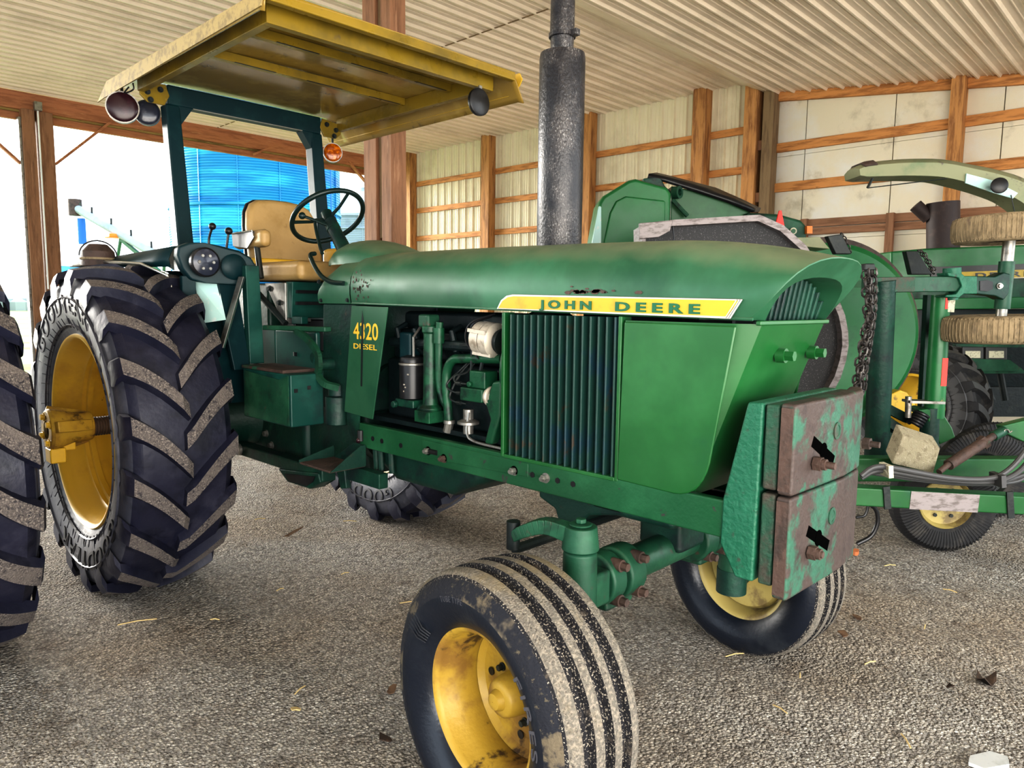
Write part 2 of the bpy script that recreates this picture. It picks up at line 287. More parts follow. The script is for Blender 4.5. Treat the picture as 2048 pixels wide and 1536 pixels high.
# gravel floor with low undulations
b = B(); rows = []
def gh(x, y): return .010*sin(x*2.3+y*1.1)+.008*sin(x*5.1-y*3.7)+.006*sin(x*9.3+y*8.1)-.014
nx, ny = 100, 150
for i in range(nx+1):
    x = -8.5+13.5*i/nx; rows.append([(x, -10.6+17*j/ny, gh(x, -10.6+17*j/ny)) for j in range(ny+1)])
b.grid(rows); S('floor', b, m_grav)
b = B(); b.grid([[(-140, -160, -.06), (-140, -10.55, -.06)], [(120, -160, -.06), (120, -10.55, -.06)]]); S('ground', b, m_field)
b = B(); b.grid([[(5, -10.6, -.02), (5, 30, -.02)], [(40, -10.6, -.02), (40, 30, -.02)]]); b.grid([[(-8.5, 6.3, -.02), (-8.5, 40, -.02)], [(5, 6.3, -.02), (5, 40, -.02)]]); S('ground', b, m_grav)
# ribbed steel profile: list of (s, h)
def ribs(s0, s1, pitch=.229, h=.034):
    out = []; s = s0
    while s < s1:
        for ds, hh in ((0, 0), (.062, 0), (.067, .25), (.077, .25), (.082, 0), (.122, 0), (.127, .25), (.137, .25), (.142, 0), (.178, 0), (.192, 1), (.213, 1), (.228, 0)):
            out.append((s+ds, -h*hh))
        s += pitch
    return out
b = B(); pr = ribs(-10.3, -1.45); b.grid([[(x, y, CZ+h) for y, h in pr] for x in (WX-.3, -4.3, -4.299, 0, 4, 9)]); S('ceiling', b, m_ceil, ang=20)
def cz2(y): return 4.60-.112*(y+.95)
b = B(); pr = ribs(-.96, 7.5); b.grid([[(x, y, cz2(y)+h) for y, h in pr] for x in (WX-.3, 0, 4, 9)]); S('ceiling', b, m_ceil, ang=20)
b = B(); rf_ = [(-1.48, 4.83), (-1.40, 4.80), (-1.30, 4.80), (-1.28, 4.78), (-1.2, 4.71), (-1.1, 4.68), (-1.08, 4.65), (-.95, 4.60)]; b.grid([[(x, y, z) for y, z in rf_] for x in (WX-.3, 0, 9)]); S('ceiling', b, m_ceil, ang=20)
# ceiling lap joint strip
b = B(); b.box((-4.32, -10.2, CZ-.026), (-4.30, -1.0, CZ-.02)); S('trim_20', b, m_woodd)
# long wall
b = B(); pr = ribs(-10.3, -.95); b.grid([[(WX-.06-h, y, z) for y, h in pr] for z in (0, 2.4, CZ+.05)]); S('wall_right', b, m_wall, ang=20)
b = B(); ys = [-.95, -.35, .83, 2.05, 3.27, 4.49, 5.7, 7.2]
for y0, y1 in zip(ys, ys[1:]):
    for z0, z1 in ((0, 1.22), (1.22, 2.44), (2.44, 3.66), (3.66, 4.7)):
        b.box((WX-.10, y0+.006, z0+.002), (WX-.05, y1-.006, z1-.002))
b.box((WX-.14, -.95, 0), (WX-.10, 7.2, 4.7)); S('wall_back', b, m_ins, ang=30)
n = [0]
def trim(bb, m): n[0] += 1; return S('trim_%d' % n[0], bb, m, bev=.004)
for y in (-9.3, -6.76, -4.20, -1.955):
    b = B(); b.box((WX-.02, y-.115, 0), (WX+.17, y+.115, CZ)); trim(b, m_wood)
b = B(); b.box((WX-.02, -1.19, 0), (WX+.20, -.985, CZ-.06)); trim(b, m_wood)
b = B(); b.box((WX-.04, -.915, 0), (WX+.16, -.755, 4.62)); trim(b, m_woodd)
for y in (1.58, 4.0):
    b = B(); b.box((WX-.05, y-.075, 0), (WX+.14, y+.075, cz2(y)+.01)); trim(b, m_wood2 if y > 3 else m_wood)
for z in (4.12, 3.53, 2.91, 2.3, 1.7, 1.1, .5):
    for y0, y1 in ((-10.1, -9.41), (-9.19, -6.875), (-6.645, -4.315), (-4.085, -2.07), (-1.84, -1.19)):
        b = B(); b.box((WX-.035, y0, z-.055), (WX, y1, z+.055)); trim(b, m_woodg)
for z in (3.785, 3.215):
    for y0, y1 in ((-.755, 1.505), (1.655, 3.92)):
        b = B(); b.box((WX-.045, y0, z-.065), (WX, y1, z+.065)); trim(b, m_woodg)
for y0, y1 in ((-.755, 1.505), (1.655, 3.92)):
    b = B(); b.hexa([(WX-.04, y0, cz2(y0)-.13), (WX+.02, y0, cz2(y0)-.13), (WX+.02, y1, cz2(y1)-.13), (WX-.04, y1, cz2(y1)-.13), (WX-.04, y0, cz2(y0)), (WX+.02, y0, cz2(y0)), (WX+.02, y1, cz2(y1)), (WX-.04, y1, cz2(y1))]); trim(b, m_woodg)
for y0, y1 in ((-.755, 1.505), (1.655, 3.92)):
    for z0, z1 in ((2.61, 2.72), (2.50, 2.60)):
        b = B(); b.box((WX-.045, y0, z0), (WX, y1, z1)); trim(b, m_woodp)
for y in (-.28, .87):
    b = B(); b.box((WX-.04, y-.05, 1.5), (WX+.03, y+.05, 2.73)); trim(b, m_wood2)
for z in (3.85, 3.1, 2.4):
    b = B(); b.box((WX+.1, -.985, z-.09), (WX+.14, -.915, z+.05)); trim(b, m_wood2)
# centre column of two timbers on the seam line
b = B(); b.box((-1.55, -1.10, 0), (-1.40, -.93, 4.83)); trim(b, m_wood2)
b = B(); b.box((-1.55, -.855, 0), (-1.40, -.725, 4.7)); trim(b, m_wood2)
b = B(); b.box((-1.53, -.93, 2.0), (-1.43, -.855, 4.7)); trim(b, m_woodd)
# open end wall: header boards, doubled post, braces
b = B(); b.box((WX, HY-.10, 4.53), (6.0, HY-.02, 4.81)); trim(b, m_woodh)
b = B(); b.box((WX, HY-.13, 4.495), (6.0, HY-.08, 4.53)); trim(b, m_woody)
b = B(); b.box((WX, HY-.20, 4.38), (6.0, HY-.12, 4.495)); trim(b, m_woodh)
b = B(); b.box((-1.21, HY-.10, 0), (-1.03, HY+.08, 4.53)); trim(b, m_wood2)
b = B(); b.box((-1.48, HY-.10, 0), (-1.24, HY+.05, 4.53)); trim(b, m_wood2)
b = B(); b.box((-1.03, HY-.13, 0), (-.99, HY+.02, 4.4)); trim(b, m_steel)
for p, q in (((-1.50, HY-.04, 3.72), (-2.40, HY-.04, 4.58)), ((-1.0, HY-.04, 3.66), (-.1, HY-.04, 4.5)), ((-7.82, HY-.04, 4.15), (-7.3, HY-.04, 4.6)), ((-5.4, HY-.04, 4.6), (-5.05, HY-.04, 4.42))):
    b = B(); b.bar(p, q, .04, .085, (0, 1, 0)); trim(b, m_woodh)
b = B(); b.box((-8.39, HY-.10, 0), (-8.1, HY+.05, 4.53)); trim(b, m_wood2)
# electrical conduit and boxes on the post
b = B(); b.tube([(-1.255, HY+.095, 1.62), (-1.255, HY+.095, 4.55)], .014, 10)
t = b.build('electrical_conduit', m_white); tag(t, 'thin grey conduit running down the doubled timber post of the open doorway', 'conduit')
b = B(); b.box((-1.31, HY+.06, 4.52), (-1.20, HY+.16, 4.66)); tag(b.build('junction_box', m_steel, bev=.006), 'small grey junction box at the top of the conduit', 'electrical box')
b = B(); b.box((-1.40, HY+.06, 1.42), (-1.26, HY+.13, 1.60)); t = b.build('electrical_outlet', m_sticker, bev=.006); tag(t, 'cream outlet box low on the doorway post below the conduit', 'outlet')
b = B(); b.box((-1.36, HY+.13, 1.46), (-1.30, HY+.136, 1.55)); b.build('outlet_face', m_alu, t)

# ================================================================ OUTSIDE
def bin_(name, label, c, r, h, m, hi, ringm, group=None):
    t = thing(name, label, 'grain bin', (c[0], c[1], 0)); prof = []; z = 0
    while z < h:
        prof += [(z, r), (z+.05, r+.03), (z+.1, r)]; z += .1
    b = B(); b.lathe(prof, 56, 'z'); b.build('bin_wall', m, t, ang=60)
    b = B(); b.lathe([(h-.05, r+.1), (h, r+.1), (h+r*.5, .5), (h+r*.5+.2, .5), (h+r*.5+.3, .01)], 56, 'z'); b.build('bin_roof', ringm, t)
    for z in hi:
        b = B(); b.lathe([(z, r+.035), (z+.03, r+.075), (z+.1, r+.075), (z+.13, r+.035)], 56, 'z'); b.build('wall_ring', ringm, t)
    b = B()
    for k in range(14): a = 2*pi*k/14; b.box((r*cos(a)-.018+.03*cos(a), r*sin(a)-.018+.03*sin(a), 0), (r*cos(a)+.018+.03*cos(a), r*sin(a)+.018+.03*sin(a), h))
    b.k = 0; o = b.build('stiffener', m, t)
    return t
p = at(520, 605, 31); bt = bin_('grain_bin', 'large blue corrugated grain bin beyond the open doorway', (p.x, p.y), 3.35, 8.2, m_bin, (3.3, 5.0), m_bin)
b = B()
q = at(655, 500, 28.4)
for dx in (-.2, .2): b.tube([(q.x+dx, q.y, 0), (q.x+dx, q.y, 8)], .03, 6)
for k in range(24): b.tube([(q.x-.2, q.y, .3+k*.32), (q.x+.2, q.y, .3+k*.32)], .02, 5)
lo = b.build('ladder', m_blueb, bt); lo.location = (-p.x, -p.y, 0)
p = at(735, 600, 46); bin_('grain_bin', 'pale white grain bin partly hidden behind the timber column', (p.x, p.y), 3.6, 6.4, m_wht2, (2.4, 5.6), m_wht2)
# grain auger
t = thing('grain_auger', 'long white grain auger with blue downspout standing in the yard', 'auger', at(280, 600, 24))
loc0 = V(t.location)
def bo(b, name, m, par, **k): o = b.build(name, m, par, **k); o.location = -loc0; return o
A, Z0 = at(150, 415, 23.5), at(330, 520, 22)
b = B(); b.cyl(A, Z0+(Z0-A)*.9, .13, n=16); bo(b, 'auger_tube', m_wht2, t)
b = B(); b.cyl(A+V((0, 0, .25)), A-V((0, 0, .25)), .2, n=14); bo(b, 'head_housing', m_rust, t)
Dp = at(162, 437, 23.5); b = B(); b.cyl(Dp, at(165, 488, 23.5), .12, n=14); bo(b, 'downspout', m_blueb, t)
for s_ in (.2, .42, .64, .86):
    b = B(); q = A.lerp(Z0, s_); b.cyl(q+V((0, 0, .1)), q+V((0, 0, .32)), .03, n=8); bo(b, 'bracket', m_dark, t)
b = B(); q = A.lerp(Z0, .52); b.bar(q-V((0, 0, .15)), Z0-V((0, 0, .5)), .1, .1); b.tube([q-V((0, 0, .15)), V((q.x, q.y, 0))+V((.5, -.5, 0))], .05, 8); b.tube([Z0, V((Z0.x+.4, Z0.y, 0))], .05, 8); bo(b, 'undercarriage', m_green, t)
b = B(); q = A.lerp(Z0, .46); b.box(q-V((.25, .25, .22)), q+V((.25, .25, -.1))); bo(b, 'cradle', m_oran, t, bev=.03)
# blue shed
p0 = at(150, 555, 40); t = thing('shed', 'small blue gabled shed far off in the yard', 'shed', (p0.x, p0.y, 0))
b = B(); b.box((-1.5, -1, 0), (1.5, 1, 2.5)); b.build('shed_wall', m_blueb, t)
b = B(); b.prism([(-1.7, -1.2, 2.45), (1.7, -1.2, 2.45), (1.7, 0, 3.1), (-1.7, 0, 3.1)], (0, 0, .08)); b.prism([(-1.7, 0, 3.1), (1.7, 0, 3.1), (1.7, 1.2, 2.45), (-1.7, 1.2, 2.45)], (0, 0, .08)); b.build('shed_roof', m_bin, t)
# distant hedge line
b = B(); rr = random.Random(3)
for k in range(260):
    x = -60+k*.5; b.ball((x, -95+rr.uniform(-2, 2), rr.uniform(.3, 1.1)), rr.uniform(.7, 1.5), 6)
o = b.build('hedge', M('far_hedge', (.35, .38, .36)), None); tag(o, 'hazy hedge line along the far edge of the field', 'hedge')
# ================================================================ TRACTOR
T = thing('farm_tractor', 'large green row-crop tractor with flat yellow canopy and rusty front weights, parked in the middle', 'tractor')
def P(name, b, mats, par=None, **k): return b.build(name, mats, par or T, **k)
# ---- tires
def lug_tire(name, par, loc, R=.847, w=.232, rr=.487, N=19, sgn=1, mats=None, text=None, ph=0., seg=84, lw=.068):
    cr_ = R-.048
    prof = [(-w*.86, rr), (-w*.93, rr+.035), (-w*1.03, rr+.11), (-w*1.06, rr+.18), (-w*1.02, rr+.245), (-w*.95, cr_-.035), (-w*.80, cr_-.008), (-w*.4, cr_), (0, cr_+.002)]
    prof = prof + [(-x, r) for x, r in prof[-2::-1]]
    b = B(); b.lathe(prof, seg, 'x', ks=[2 if max(abs(prof[i][0]), abs(prof[i+1][0])) > w*.99 else 0 for i in range(len(prof)-1)])
    b.k = 2
    # raised rings on sidewall
    for s in (-1, 1):
        for r0, xx in ((rr+.055, .985), (rr+.19, 1.072)):
            b.lathe([(s*w*xx-.002*s, r0-.006), (s*(w*xx+.006), r0), (s*w*xx-.002*s, r0+.006)], seg, 'x')
    b.k = 0; K = 9
    for s in (-1, 1):
        for k in range(N):
            a0 = 2*pi*(k+(.5 if s > 0 else 0))/N+ph; rings = []
            for i in range(K+3):
                t = min(i/(K-1), 1.)
                x = s*lerp(-.012, w*1.0, t); da = sgn*(.30*t - .02*t*t + .02*sin(t*pi)); hw = lw/2*(1.0+.18*t)
                rt = R+.006-.038*t*t; rb = cr_-.02
                if i == 0: x0 = x; rt = R-.012
                if i == K: x = s*w*1.075; rt = R-.075; rb = cr_-.07; hw *= 1.1
                if i == K+1: x = s*w*1.085; rt = R-.115; rb = cr_-.10; hw *= .75
                if i == K+2: x = s*w*1.07; rt = R-.155; rb = cr_-.13; hw *= .3
                def pt(xx, r, off): a = a0+da+off/r; return (xx, r*cos(a), r*sin(a))
                rings.append([pt(x, rb, -hw-.016), pt(x, rt, -hw), pt(x, rt, hw), pt(x, rb, hw+.016)])
            for i in range(len(rings)-1):
                A, Bq = rings[i], rings[i+1]
                b.add(A+Bq, [(0, 1, 5, 4)], 0); b.add(A+Bq, [(1, 2, 6, 5)], 1 if i < K-1 else 0); b.add(A+Bq, [(2, 3, 7, 6)], 0)
            b.add(rings[0], [(0, 1, 2, 3)], 0)
    # fine radial ridges on the sidewall
    for s in (-1, 1):
        for k in range(60):
            a = 2*pi*k/60; L_ = .05 if k % 3 else .12
            q = []
            for rad, xx in ((rr+.04, .955), (rr+.04+L_*.5, 1.005), (rr+.04+L_, 1.045)):
                for o_, h in ((-.002, 0), (0, .004), (.002, 0)):
                    aa = a+o_/rad+(rad-rr)*.6; q.append((s*(w*xx+h), rad*cos(aa), rad*sin(aa)))
            b.add(q, [(0, 1, 4, 3), (1, 2, 5, 4), (3, 4, 7, 6), (4, 5, 8, 7)], 0)
    o = b.build(name, mats or [m_rub, m_lug, m_side], par, ang=32, loc=loc)
    return o
def arc_text(name, txt, par, x, r0, r1, a0, a1, mat, loc, ext=.003, bold=.0):
    # lettering standing on the +x sidewall, running clockwise seen from +x, base towards the rim
    def f(u, v, d): a = lerp(a0, a1, u); r = lerp(r0, r1, v); xx = x(r) if callable(x) else x; return V((xx+d, r*cos(a), r*sin(a)))
    o = letters(name, txt, f, mat, par, ext, bold, 1.15); o.location = loc; return o
ZR, XR = .807, .88
swx = lambda r: .232*(1.0+.065*math.exp(-((r-.667)/.075)**2))+.001
def rear_rim(par, s, flip):
    prof = [(.205, .497), (.215, .492), (.212, .482), (.19, .470), (.165, .463), (.15, .452), (.10, .447), (.085, .425), (.065, .424), (.06, .404), (.035, .404), (.03, .424), (.0, .422), (-.03, .437), (-.07, .437), (-.09, .425), (-.15, .425), (-.19, .47), (-.21, .497), (-.215, .502), (-.2, .508), (-.17, .485), (.17, .485), (.2, .508), (.205, .497)]
    b = B(); b.lathe([(x*s, r) for x, r in prof], 64, 'x'); o = P('rear_rim', b, m_rim, par, ang=50)
    b = B(); b.lathe([(x-s*.12, r) for x, r in [(s*-.03, .425), (s*-.01, .40), (s*.02, .30), (s*.03, .20), (s*.06, .14), (s*.075, .10), (s*.075, .05), (s*-.01, .05), (s*.0, .2), (s*-.02, .3), (s*-.04, .425)]], 48, 'x'); d = P('wheel_disc', b, m_rim, par, ang=40)
    for k in range(8):
        a = 2*pi*k/8+.2; b = B(); c = V((-s*.115, .375*cos(a), .375*sin(a))); e = V((0, cos(a), sin(a)))
        b.bar(c-e*.03+V((s*.02, 0, 0)), c+e*.055+V((s*.03, 0, 0)), .06, .05, (1, 0, 0)); b.bolt(c+V((s*.04, 0, 0)), (s, 0, 0), .018, .03); P('rim_clamp', b, m_rim, d, bev=.008)
def rear_wheel(s):
    w = empty('rear_wheel', T, (s*XR, 0, ZR)); lug_tire('tire', w, (0, 0, 0), ph=.05)
    rear_rim(w, s, 1); return w
wr = rear_wheel(1); wl = rear_wheel(-1)
arc_text('sidewall_lettering', 'GOODYEAR', wr, swx, .60, .695, -.55, -2.02, m_letb, (0, 0, 0), .004, .008)
arc_text('sidewall_lettering', 'GOODYEAR', wr, swx, .60, .695, 2.5, 1.05, m_letr, (0, 0, 0), .003, .004)
arc_text('sidewall_lettering', 'GOODYEAR', wl, swx, .60, .695, 4.1, 5.2, m_letb, (0, 0, 0), .003, .008) if False else None
def inner_text(txt, a0, a1):
    def f(u, v, d): a = lerp(a0, a1, u); r = lerp(.60, .69, v); return V((swx(r)+d, r*cos(a), r*sin(a)))
    o = letters('sidewall_lettering', txt, f, m_letb, wl, .003, .006, 1.15)
inner_text('GOODYEAR', -1.1, -2.4)
# axle shaft with threaded rack, outer hub casting
b = B(); b.cyl((.30, 0, .81), (1.225, 0, .835), .043, n=24)
for k in range(22): x = .93+k*.0125; b.box((x, -.05, ZR-.018), (x+.006, .046, ZR+.018)) if False else b.lathe([(x, .042), (x+.002, .049), (x+.006, .049), (x+.008, .042)], 24, 'x', (0, 0, .829))
P('axle_shaft', b, m_rust)
AZ = .835
b = B(); b.lathe([(1.04, .045), (1.04, .070), (1.06, .075), (1.13, .078), (1.20, .10), (1.225, .104), (1.24, .095), (1.24, .045)], 32, 'x', (0, 0, AZ))
for k in range(3):
    a = 2.3+k*2.1; b.bar((1.06, .055*cos(a), AZ+.055*sin(a)), (1.225, .105*cos(a), AZ+.105*sin(a)), .055, .05, (0, cos(a), sin(a)))
o = P('axle_hub', b, m_rimr, bev=.006); o['label'] = 'yellow axle hub casting worn to rust'
for k in range(4):
    a = .5+k*pi/2; b = B(); b.bolt((1.24, .07*cos(a), AZ+.07*sin(a)), (1, 0, 0), .015, .012); P('hub_bolt', b, m_yel, o)
b = B(); b.box((1.17, -.045, AZ-.165), (1.24, .05, AZ-.09)); b.box((1.12, -.03, AZ-.11), (1.22, .03, AZ-.05)); P('hub_wedge', b, m_yel, o, bev=.008)
# ---- front wheels
def front_wheel(s, st, rusty):
    w = empty('front_wheel', T, (s*.767, 2.72, .352), (0, 0, st))
    if s > 0: w.scale = (1.12, 1.045, 1.045); w.location.z = .362
    h = .098; R_ = .372; G = .352; side = [(-.085, .205), (-.098, .212), (-.118, .235), (-.137, .275), (-.140, .305), (-.130, .335), (-.117, .350)]
    tread = [(-.112, .358, 0), (-.106, .366, 1), (-.102, .368, 1), (-.078, .371, 1), (-.073, .352, 2), (-.047, .353, 2), (-.042, .373, 1), (-.016, .375, 1), (-.012, .355, 2), (.012, .355, 2), (.016, .375, 1), (.042, .373, 1), (.047, .353, 2), (.073, .352, 2), (.078, .371, 1), (.102, .368, 1), (.106, .366, 1), (.112, .358, 0)]
    prof = side + [(x, r) for x, r, _ in tread] + [(-x, r) for x, r in side[::-1]]
    n = len(prof); ks = []
    for i in range(n-1):
        (x0, r0), (x1, r1) = prof[i], prof[i+1]
        if i < len(side)-1 or i >= n-len(side): ks.append(3 if max(r0, r1) > .33 else 0)
        else: ks.append(1 if min(r0, r1) > .3575 else 2)
    b = B(); b.lathe(prof, 96, 'x', ks=ks); tr = P('tire', b, [m_flub, m_rib, m_grv, m_shd if s > 0 else m_flub], w, ang=38)
    m1 = m_rimr if rusty else m_rimp
    pr = [(.088, .214), (.095, .222), (.100, .219), (.098, .206), (.085, .197), (.06, .193), (.05, .182), (.0, .178), (-.03, .182), (-.06, .193), (-.085, .197), (-.098, .208), (-.1, .22), (-.092, .222), (-.08, .205), (.08, .205), (.088, .214)]
    b = B(); b.lathe([(x*s, r) for x, r in pr], 64, 'x'); P('rim', b, m1, w, ang=50)
    b = B(); b.lathe([(s*-.028, .18), (s*-.045, .165), (s*-.05, .13), (s*-.04, .10), (s*-.04, .05), (s*-.055, .05), (s*-.055, .10), (s*-.065, .13), (s*-.06, .165), (s*-.036, .18)], 48, 'x'); d = P('wheel_disc', b, m1, w, ang=40)
    b = B(); b.lathe([(s*-.15, .06), (s*-.04, .062), (s*.0, .058), (s*.025, .052), (s*.032, .045), (s*.034, .03), (s*.05, .022), (s*.052, .001)], 32, 'x'); P('hub_cap', b, m1, w, ang=40)
    for k in range(8):
        a = 2*pi*k/8+.3; b = B(); c = V((s*-.04, .085*cos(a), .085*sin(a))); b.bolt(c, (s, 0, 0), .009, .014); P('wheel_nut', b, m_dark, d)
    for k in range(8):
        a = 2*pi*k/8; b = B(); c = V((s*-.0455, .133*cos(a), .133*sin(a))); b.cyl(c, c+V((s*.003, 0, 0)), .012, n=12); P('hand_hole', b, m_black, d)
    return w, tr
fw, ft = front_wheel(1, -.10, True); fl, _ = front_wheel(-1, -.10, False)
fx = lambda r: .1395-.9*(r-.300)**2*10
arc_text('sidewall_lettering', 'FIRESTONE', fw, lambda r: .138, .262, .282, .75, -.85, m_letr, (0, 0, 0), .0015, .002)
arc_text('sidewall_lettering', 'TUBE TYPE', fw, lambda r: .1385, .292, .308, 1.95, 1.62, m_letr, (0, 0, 0), .0015, .002)
b = B()
for k in range(5):
    q = []
    for r in (.235, .26, .285, .31):
        a = 2.45+k*.045; q.append((.139 if r > .25 else .125, r*cos(a), r*sin(a)))
    b.tube(q, .0022, 5)
P('sidewall_ridge', b, m_flub, fw)
# ---- frame rails
for s in (1, -1):
    b = B(); b.box((s*.236, 1.25, .804), (s*.268, 3.14, .918)); r_ = P('frame_rail', b, m_rail, bev=.006)
    if s > 0:
        for y, z, k in ((1.36, .858, 0), (1.43, .856, 0), (1.57, .856, 0), (1.90, .86, 0), (1.99, .858, 0), (2.05, .856, 0), (2.11, .855, 0), (2.35, .862, 1), (2.47, .862, 1), (2.54, .862, 1)):
            b = B(); b.cyl((.2665, y, z), (.2705, y, z), .011, n=6 if k else 14, ph=.5); P('bolt_hole', b, m_black, r_)
        for y, z in ((1.76, .862), (1.86, .845), (2.26, .862), (2.415, .862)):
            b = B(); b.bolt((.268, y, z), (1, 0, 0), .014, .016); b.cyl((.275, y, z), (.298, y, z), .008, n=10); P('frame_bolt', b, m_rust if y == 1.86 else m_steel, r_)
        b = B(); b.prism([(.268, 1.72, .828), (.268, 2.33, .85), (.268, 2.33, .90), (.268, 1.72, .905)], (.004, 0, 0)); P('doubler_plate', b, m_rail, r_, bev=.002)
        b = B(); b.tube([(.273, 1.755, .862), (.273, 1.82, .862)], .011, 8); P('slot', b, m_black, r_)
        # oval port at the rear end
        b = B(); b.tube([(.272, 1.268, .835), (.272, 1.268, .885)], .016, 10); P('oval_port', b, m_black, r_)
        b = B(); b.ball((.284, 1.268, .838), .012, 10); P('port_plug', b, m_red, r_)
# ---- hood: lofted shell with a visor nose
sec = [(.256, 0), (.2625, .045), (.262, .085), (.254, .130), (.236, .168), (.205, .199), (.160, .222), (.105, .237), (.05, .243)]
sec = sec + [(0, .2445)] + [(-x, z) for x, z in sec[::-1]]
hb = lambda y: 1.470-.014*(y-1.2)            # lower edge height
def top(y): return 1.0 if y < 2.9 else 1.0
def hp(i, y, sc=1., dx=0):
    x, z = sec[i]; drop = .0
    if y > 2.75: drop = -.062*((y-2.75)/.56)**2.2*(z/.2445)
    bulge = .008*sin(pi*min(1, max(0, (y-1.2)/2.0)))*(z/.2445)
    return V((x*sc, y, hb(min(y, 3.2))+z+drop+bulge))
ne = len(sec)
def yend(i): return 3.14+(sec[i][1]/.2445)**.75*.172
rows = []
NS = 26
for k in range(NS+1):
    t = k/NS; rows.append([hp(i, lerp(1.185, yend(i), t)) for i in range(ne)])
b = B(); b.grid(rows)
cen = V((0, 0, hb(3.2)))
def inner(p, d, back):      # offset inwards from the hood outline
    q = V((p.x, 0, p.z))-cen; L_ = q.length; q2 = q*(1-d/L_) if L_ > d else q*.1
    return V((q2.x, p.y+back, max(cen.z+q2.z, cen.z+.0)))
e0 = rows[-1]
def op(p, i, f, back): h = sec[i][1]/.2445; q = V((p.x*.865, 3.180+.075*h+back, cen.z+(p.z-cen.z)*.69)); return p.lerp(q, f) if f < 1 else q
r1 = [op(p, i, .06, 0)+V((0, .004, 0)) for i, p in enumerate(e0)]; r2 = [op(p, i, 1, 0) for i, p in enumerate(e0)]; r3 = [op(p, i, 1, -.008)*1 for i, p in enumerate(e0)]; r4 = [op(p, i, 1, -.10) for i, p in enumerate(e0)]
b.grid([e0, r1, r2, r3, r4])
# underside lip
for sgn in (0, ne-1): pass
hood = P('hood', b, m_hood, ang=42)
b = B(); edge = [hp(0, 1.187+.0*k, 1) for k in range(1)]
for s in (0, ne-1): b.tube([hp(s, y)+V((0, 0, .003)) for y in (1.187, 1.8, 2.4, 3.16)], .005, 6)
P('hood_edge', b, m_hood, hood)
# paint chips along hood edge above the name plate + rust streak at the rear corner (thin flakes following the side)
rr = random.Random(11); b = B()
for k in range(26):
    y = 2.60+rr.gauss(0, .055); z = 1.520+abs(rr.gauss(0, .006)); r = rr.uniform(.004, .012)
    b.prism([(.2628, y+r*cos(a)*1.5, z+r*.6*sin(a)) for a in [i*pi/3+rr.uniform(-.3, .3) for i in range(6)]], (.0012, 0, 0))
for k in range(46):
    y = 1.27+rr.gauss(0, .035); z = 1.545+rr.gauss(0, .035); r = rr.uniform(.0015, .006)
    b.prism([(.2632, y+r*cos(a), z+r*1.2*sin(a)) for a in [i*pi/3+rr.uniform(-.3, .3) for i in range(6)]], (.0008, 0, 0))
P('paint_chip', b, m_rust, hood)
# front grille slats inside the visor
b = B(); b.box((-.22, 3.08, 1.40), (.22, 3.09, 1.60)); P('grille_backing', b, m_black, hood)
for k in range(13):
    x = -.205+k*.0335; h = .130*sqrt(max(.02, 1-abs(x/.232)**2.4))
    b = B(); b.hexa([(x-.005, 3.135, 1.425), (x+.009, 3.135, 1.425), (x+.007, 3.150, 1.425), (x-.003, 3.152, 1.425), (x-.005, 3.16, 1.435+h), (x+.009, 3.16, 1.435+h), (x+.007, 3.175, 1.435+h), (x-.003, 3.177, 1.435+h)]); P('grille_slat', b, m_dgrn, hood, bev=.002)
# ---- lower nose cowl
def nose(z):        # outline (right half x>0) at height z: side end, chamfer, front
    t = (1.432-z)/.525; t = max(0, min(1, t)); fr = 3.178-.19*t; sd = 3.118-.16*t-.02*t*t
    return [(.2625, 2.735), (.2625, sd-.03), (.257, sd), (.226, fr-.004), (.20, fr)]
rows = []
for k in range(12):
    z = 1.432-.527*k/11; o_ = nose(z); rows.append([V((x, y, z)) for x, y in o_]+[V((-x, y, z)) for x, y in o_[::-1]])
b = B(); b.grid(rows); b.add(rows[0], [tuple(range(10))]); b.add(rows[-1], [tuple(range(10))])
nz = P('nose_cowl', b, m_green, ang=24)
for s in (1, -1):   # side panel with rounded lower front corner, standing proud of the cowl
    pr = [(2.737, 1.428), (2.725, .912), (2.94, .906)] + [tuple(p[1:]) for p in bez((0, 2.94, .906), (0, 3.03, .91), (0, 3.055, 1.02), 7)[1:]] + [(3.118, 1.425)]
    b = B(); b.prism([(s*.263, y, z) for y, z in pr], (s*.010, 0, 0)); P('side_panel', b, m_green, bev=.007)
b = B(); b.box((-.25, 3.165, 1.428), (.25, 3.182, 1.442)); P('cowl_lip', b, m_green, nz, bev=.004)
for x in (.05, -.185):
    b = B(); b.cyl((x, 3.145, 1.335), (x, 3.172, 1.335), .022, n=18); b.cyl((x, 3.172, 1.335), (x, 3.198, 1.335), .016, n=6); P('cowl_bolt', b, m_green, nz)
# ---- side grille screens
for s in (1, -1):
    g = empty('grille_screen', T)
    b = B(); b.box((s*.205, 2.20, .915), (s*.21, 2.72, 1.44)); P('screen_backing', b, m_black, g)
    b = B(); b.box((s*.215, 2.185, .905), (s*.270, 2.20, 1.448)); b.box((s*.215, 2.712, .905), (s*.270, 2.726, 1.445)); b.box((s*.215, 2.2, .903), (s*.270, 2.712, .917)); P('screen_frame', b, m_green, g, bev=.003)
    for k in range(15):
        y = 2.222+k*.0335; b = B(); b.hexa([(s*.225, y, .916), (s*.268, y+.004, .916), (s*.268, y+.011, .916), (s*.225, y+.015, .916), (s*.225, y, 1.442), (s*.268, y+.004, 1.442), (s*.268, y+.011, 1.442), (s*.225, y+.015, 1.442)]); P('screen_slat', b, m_slat, g, bev=.002)
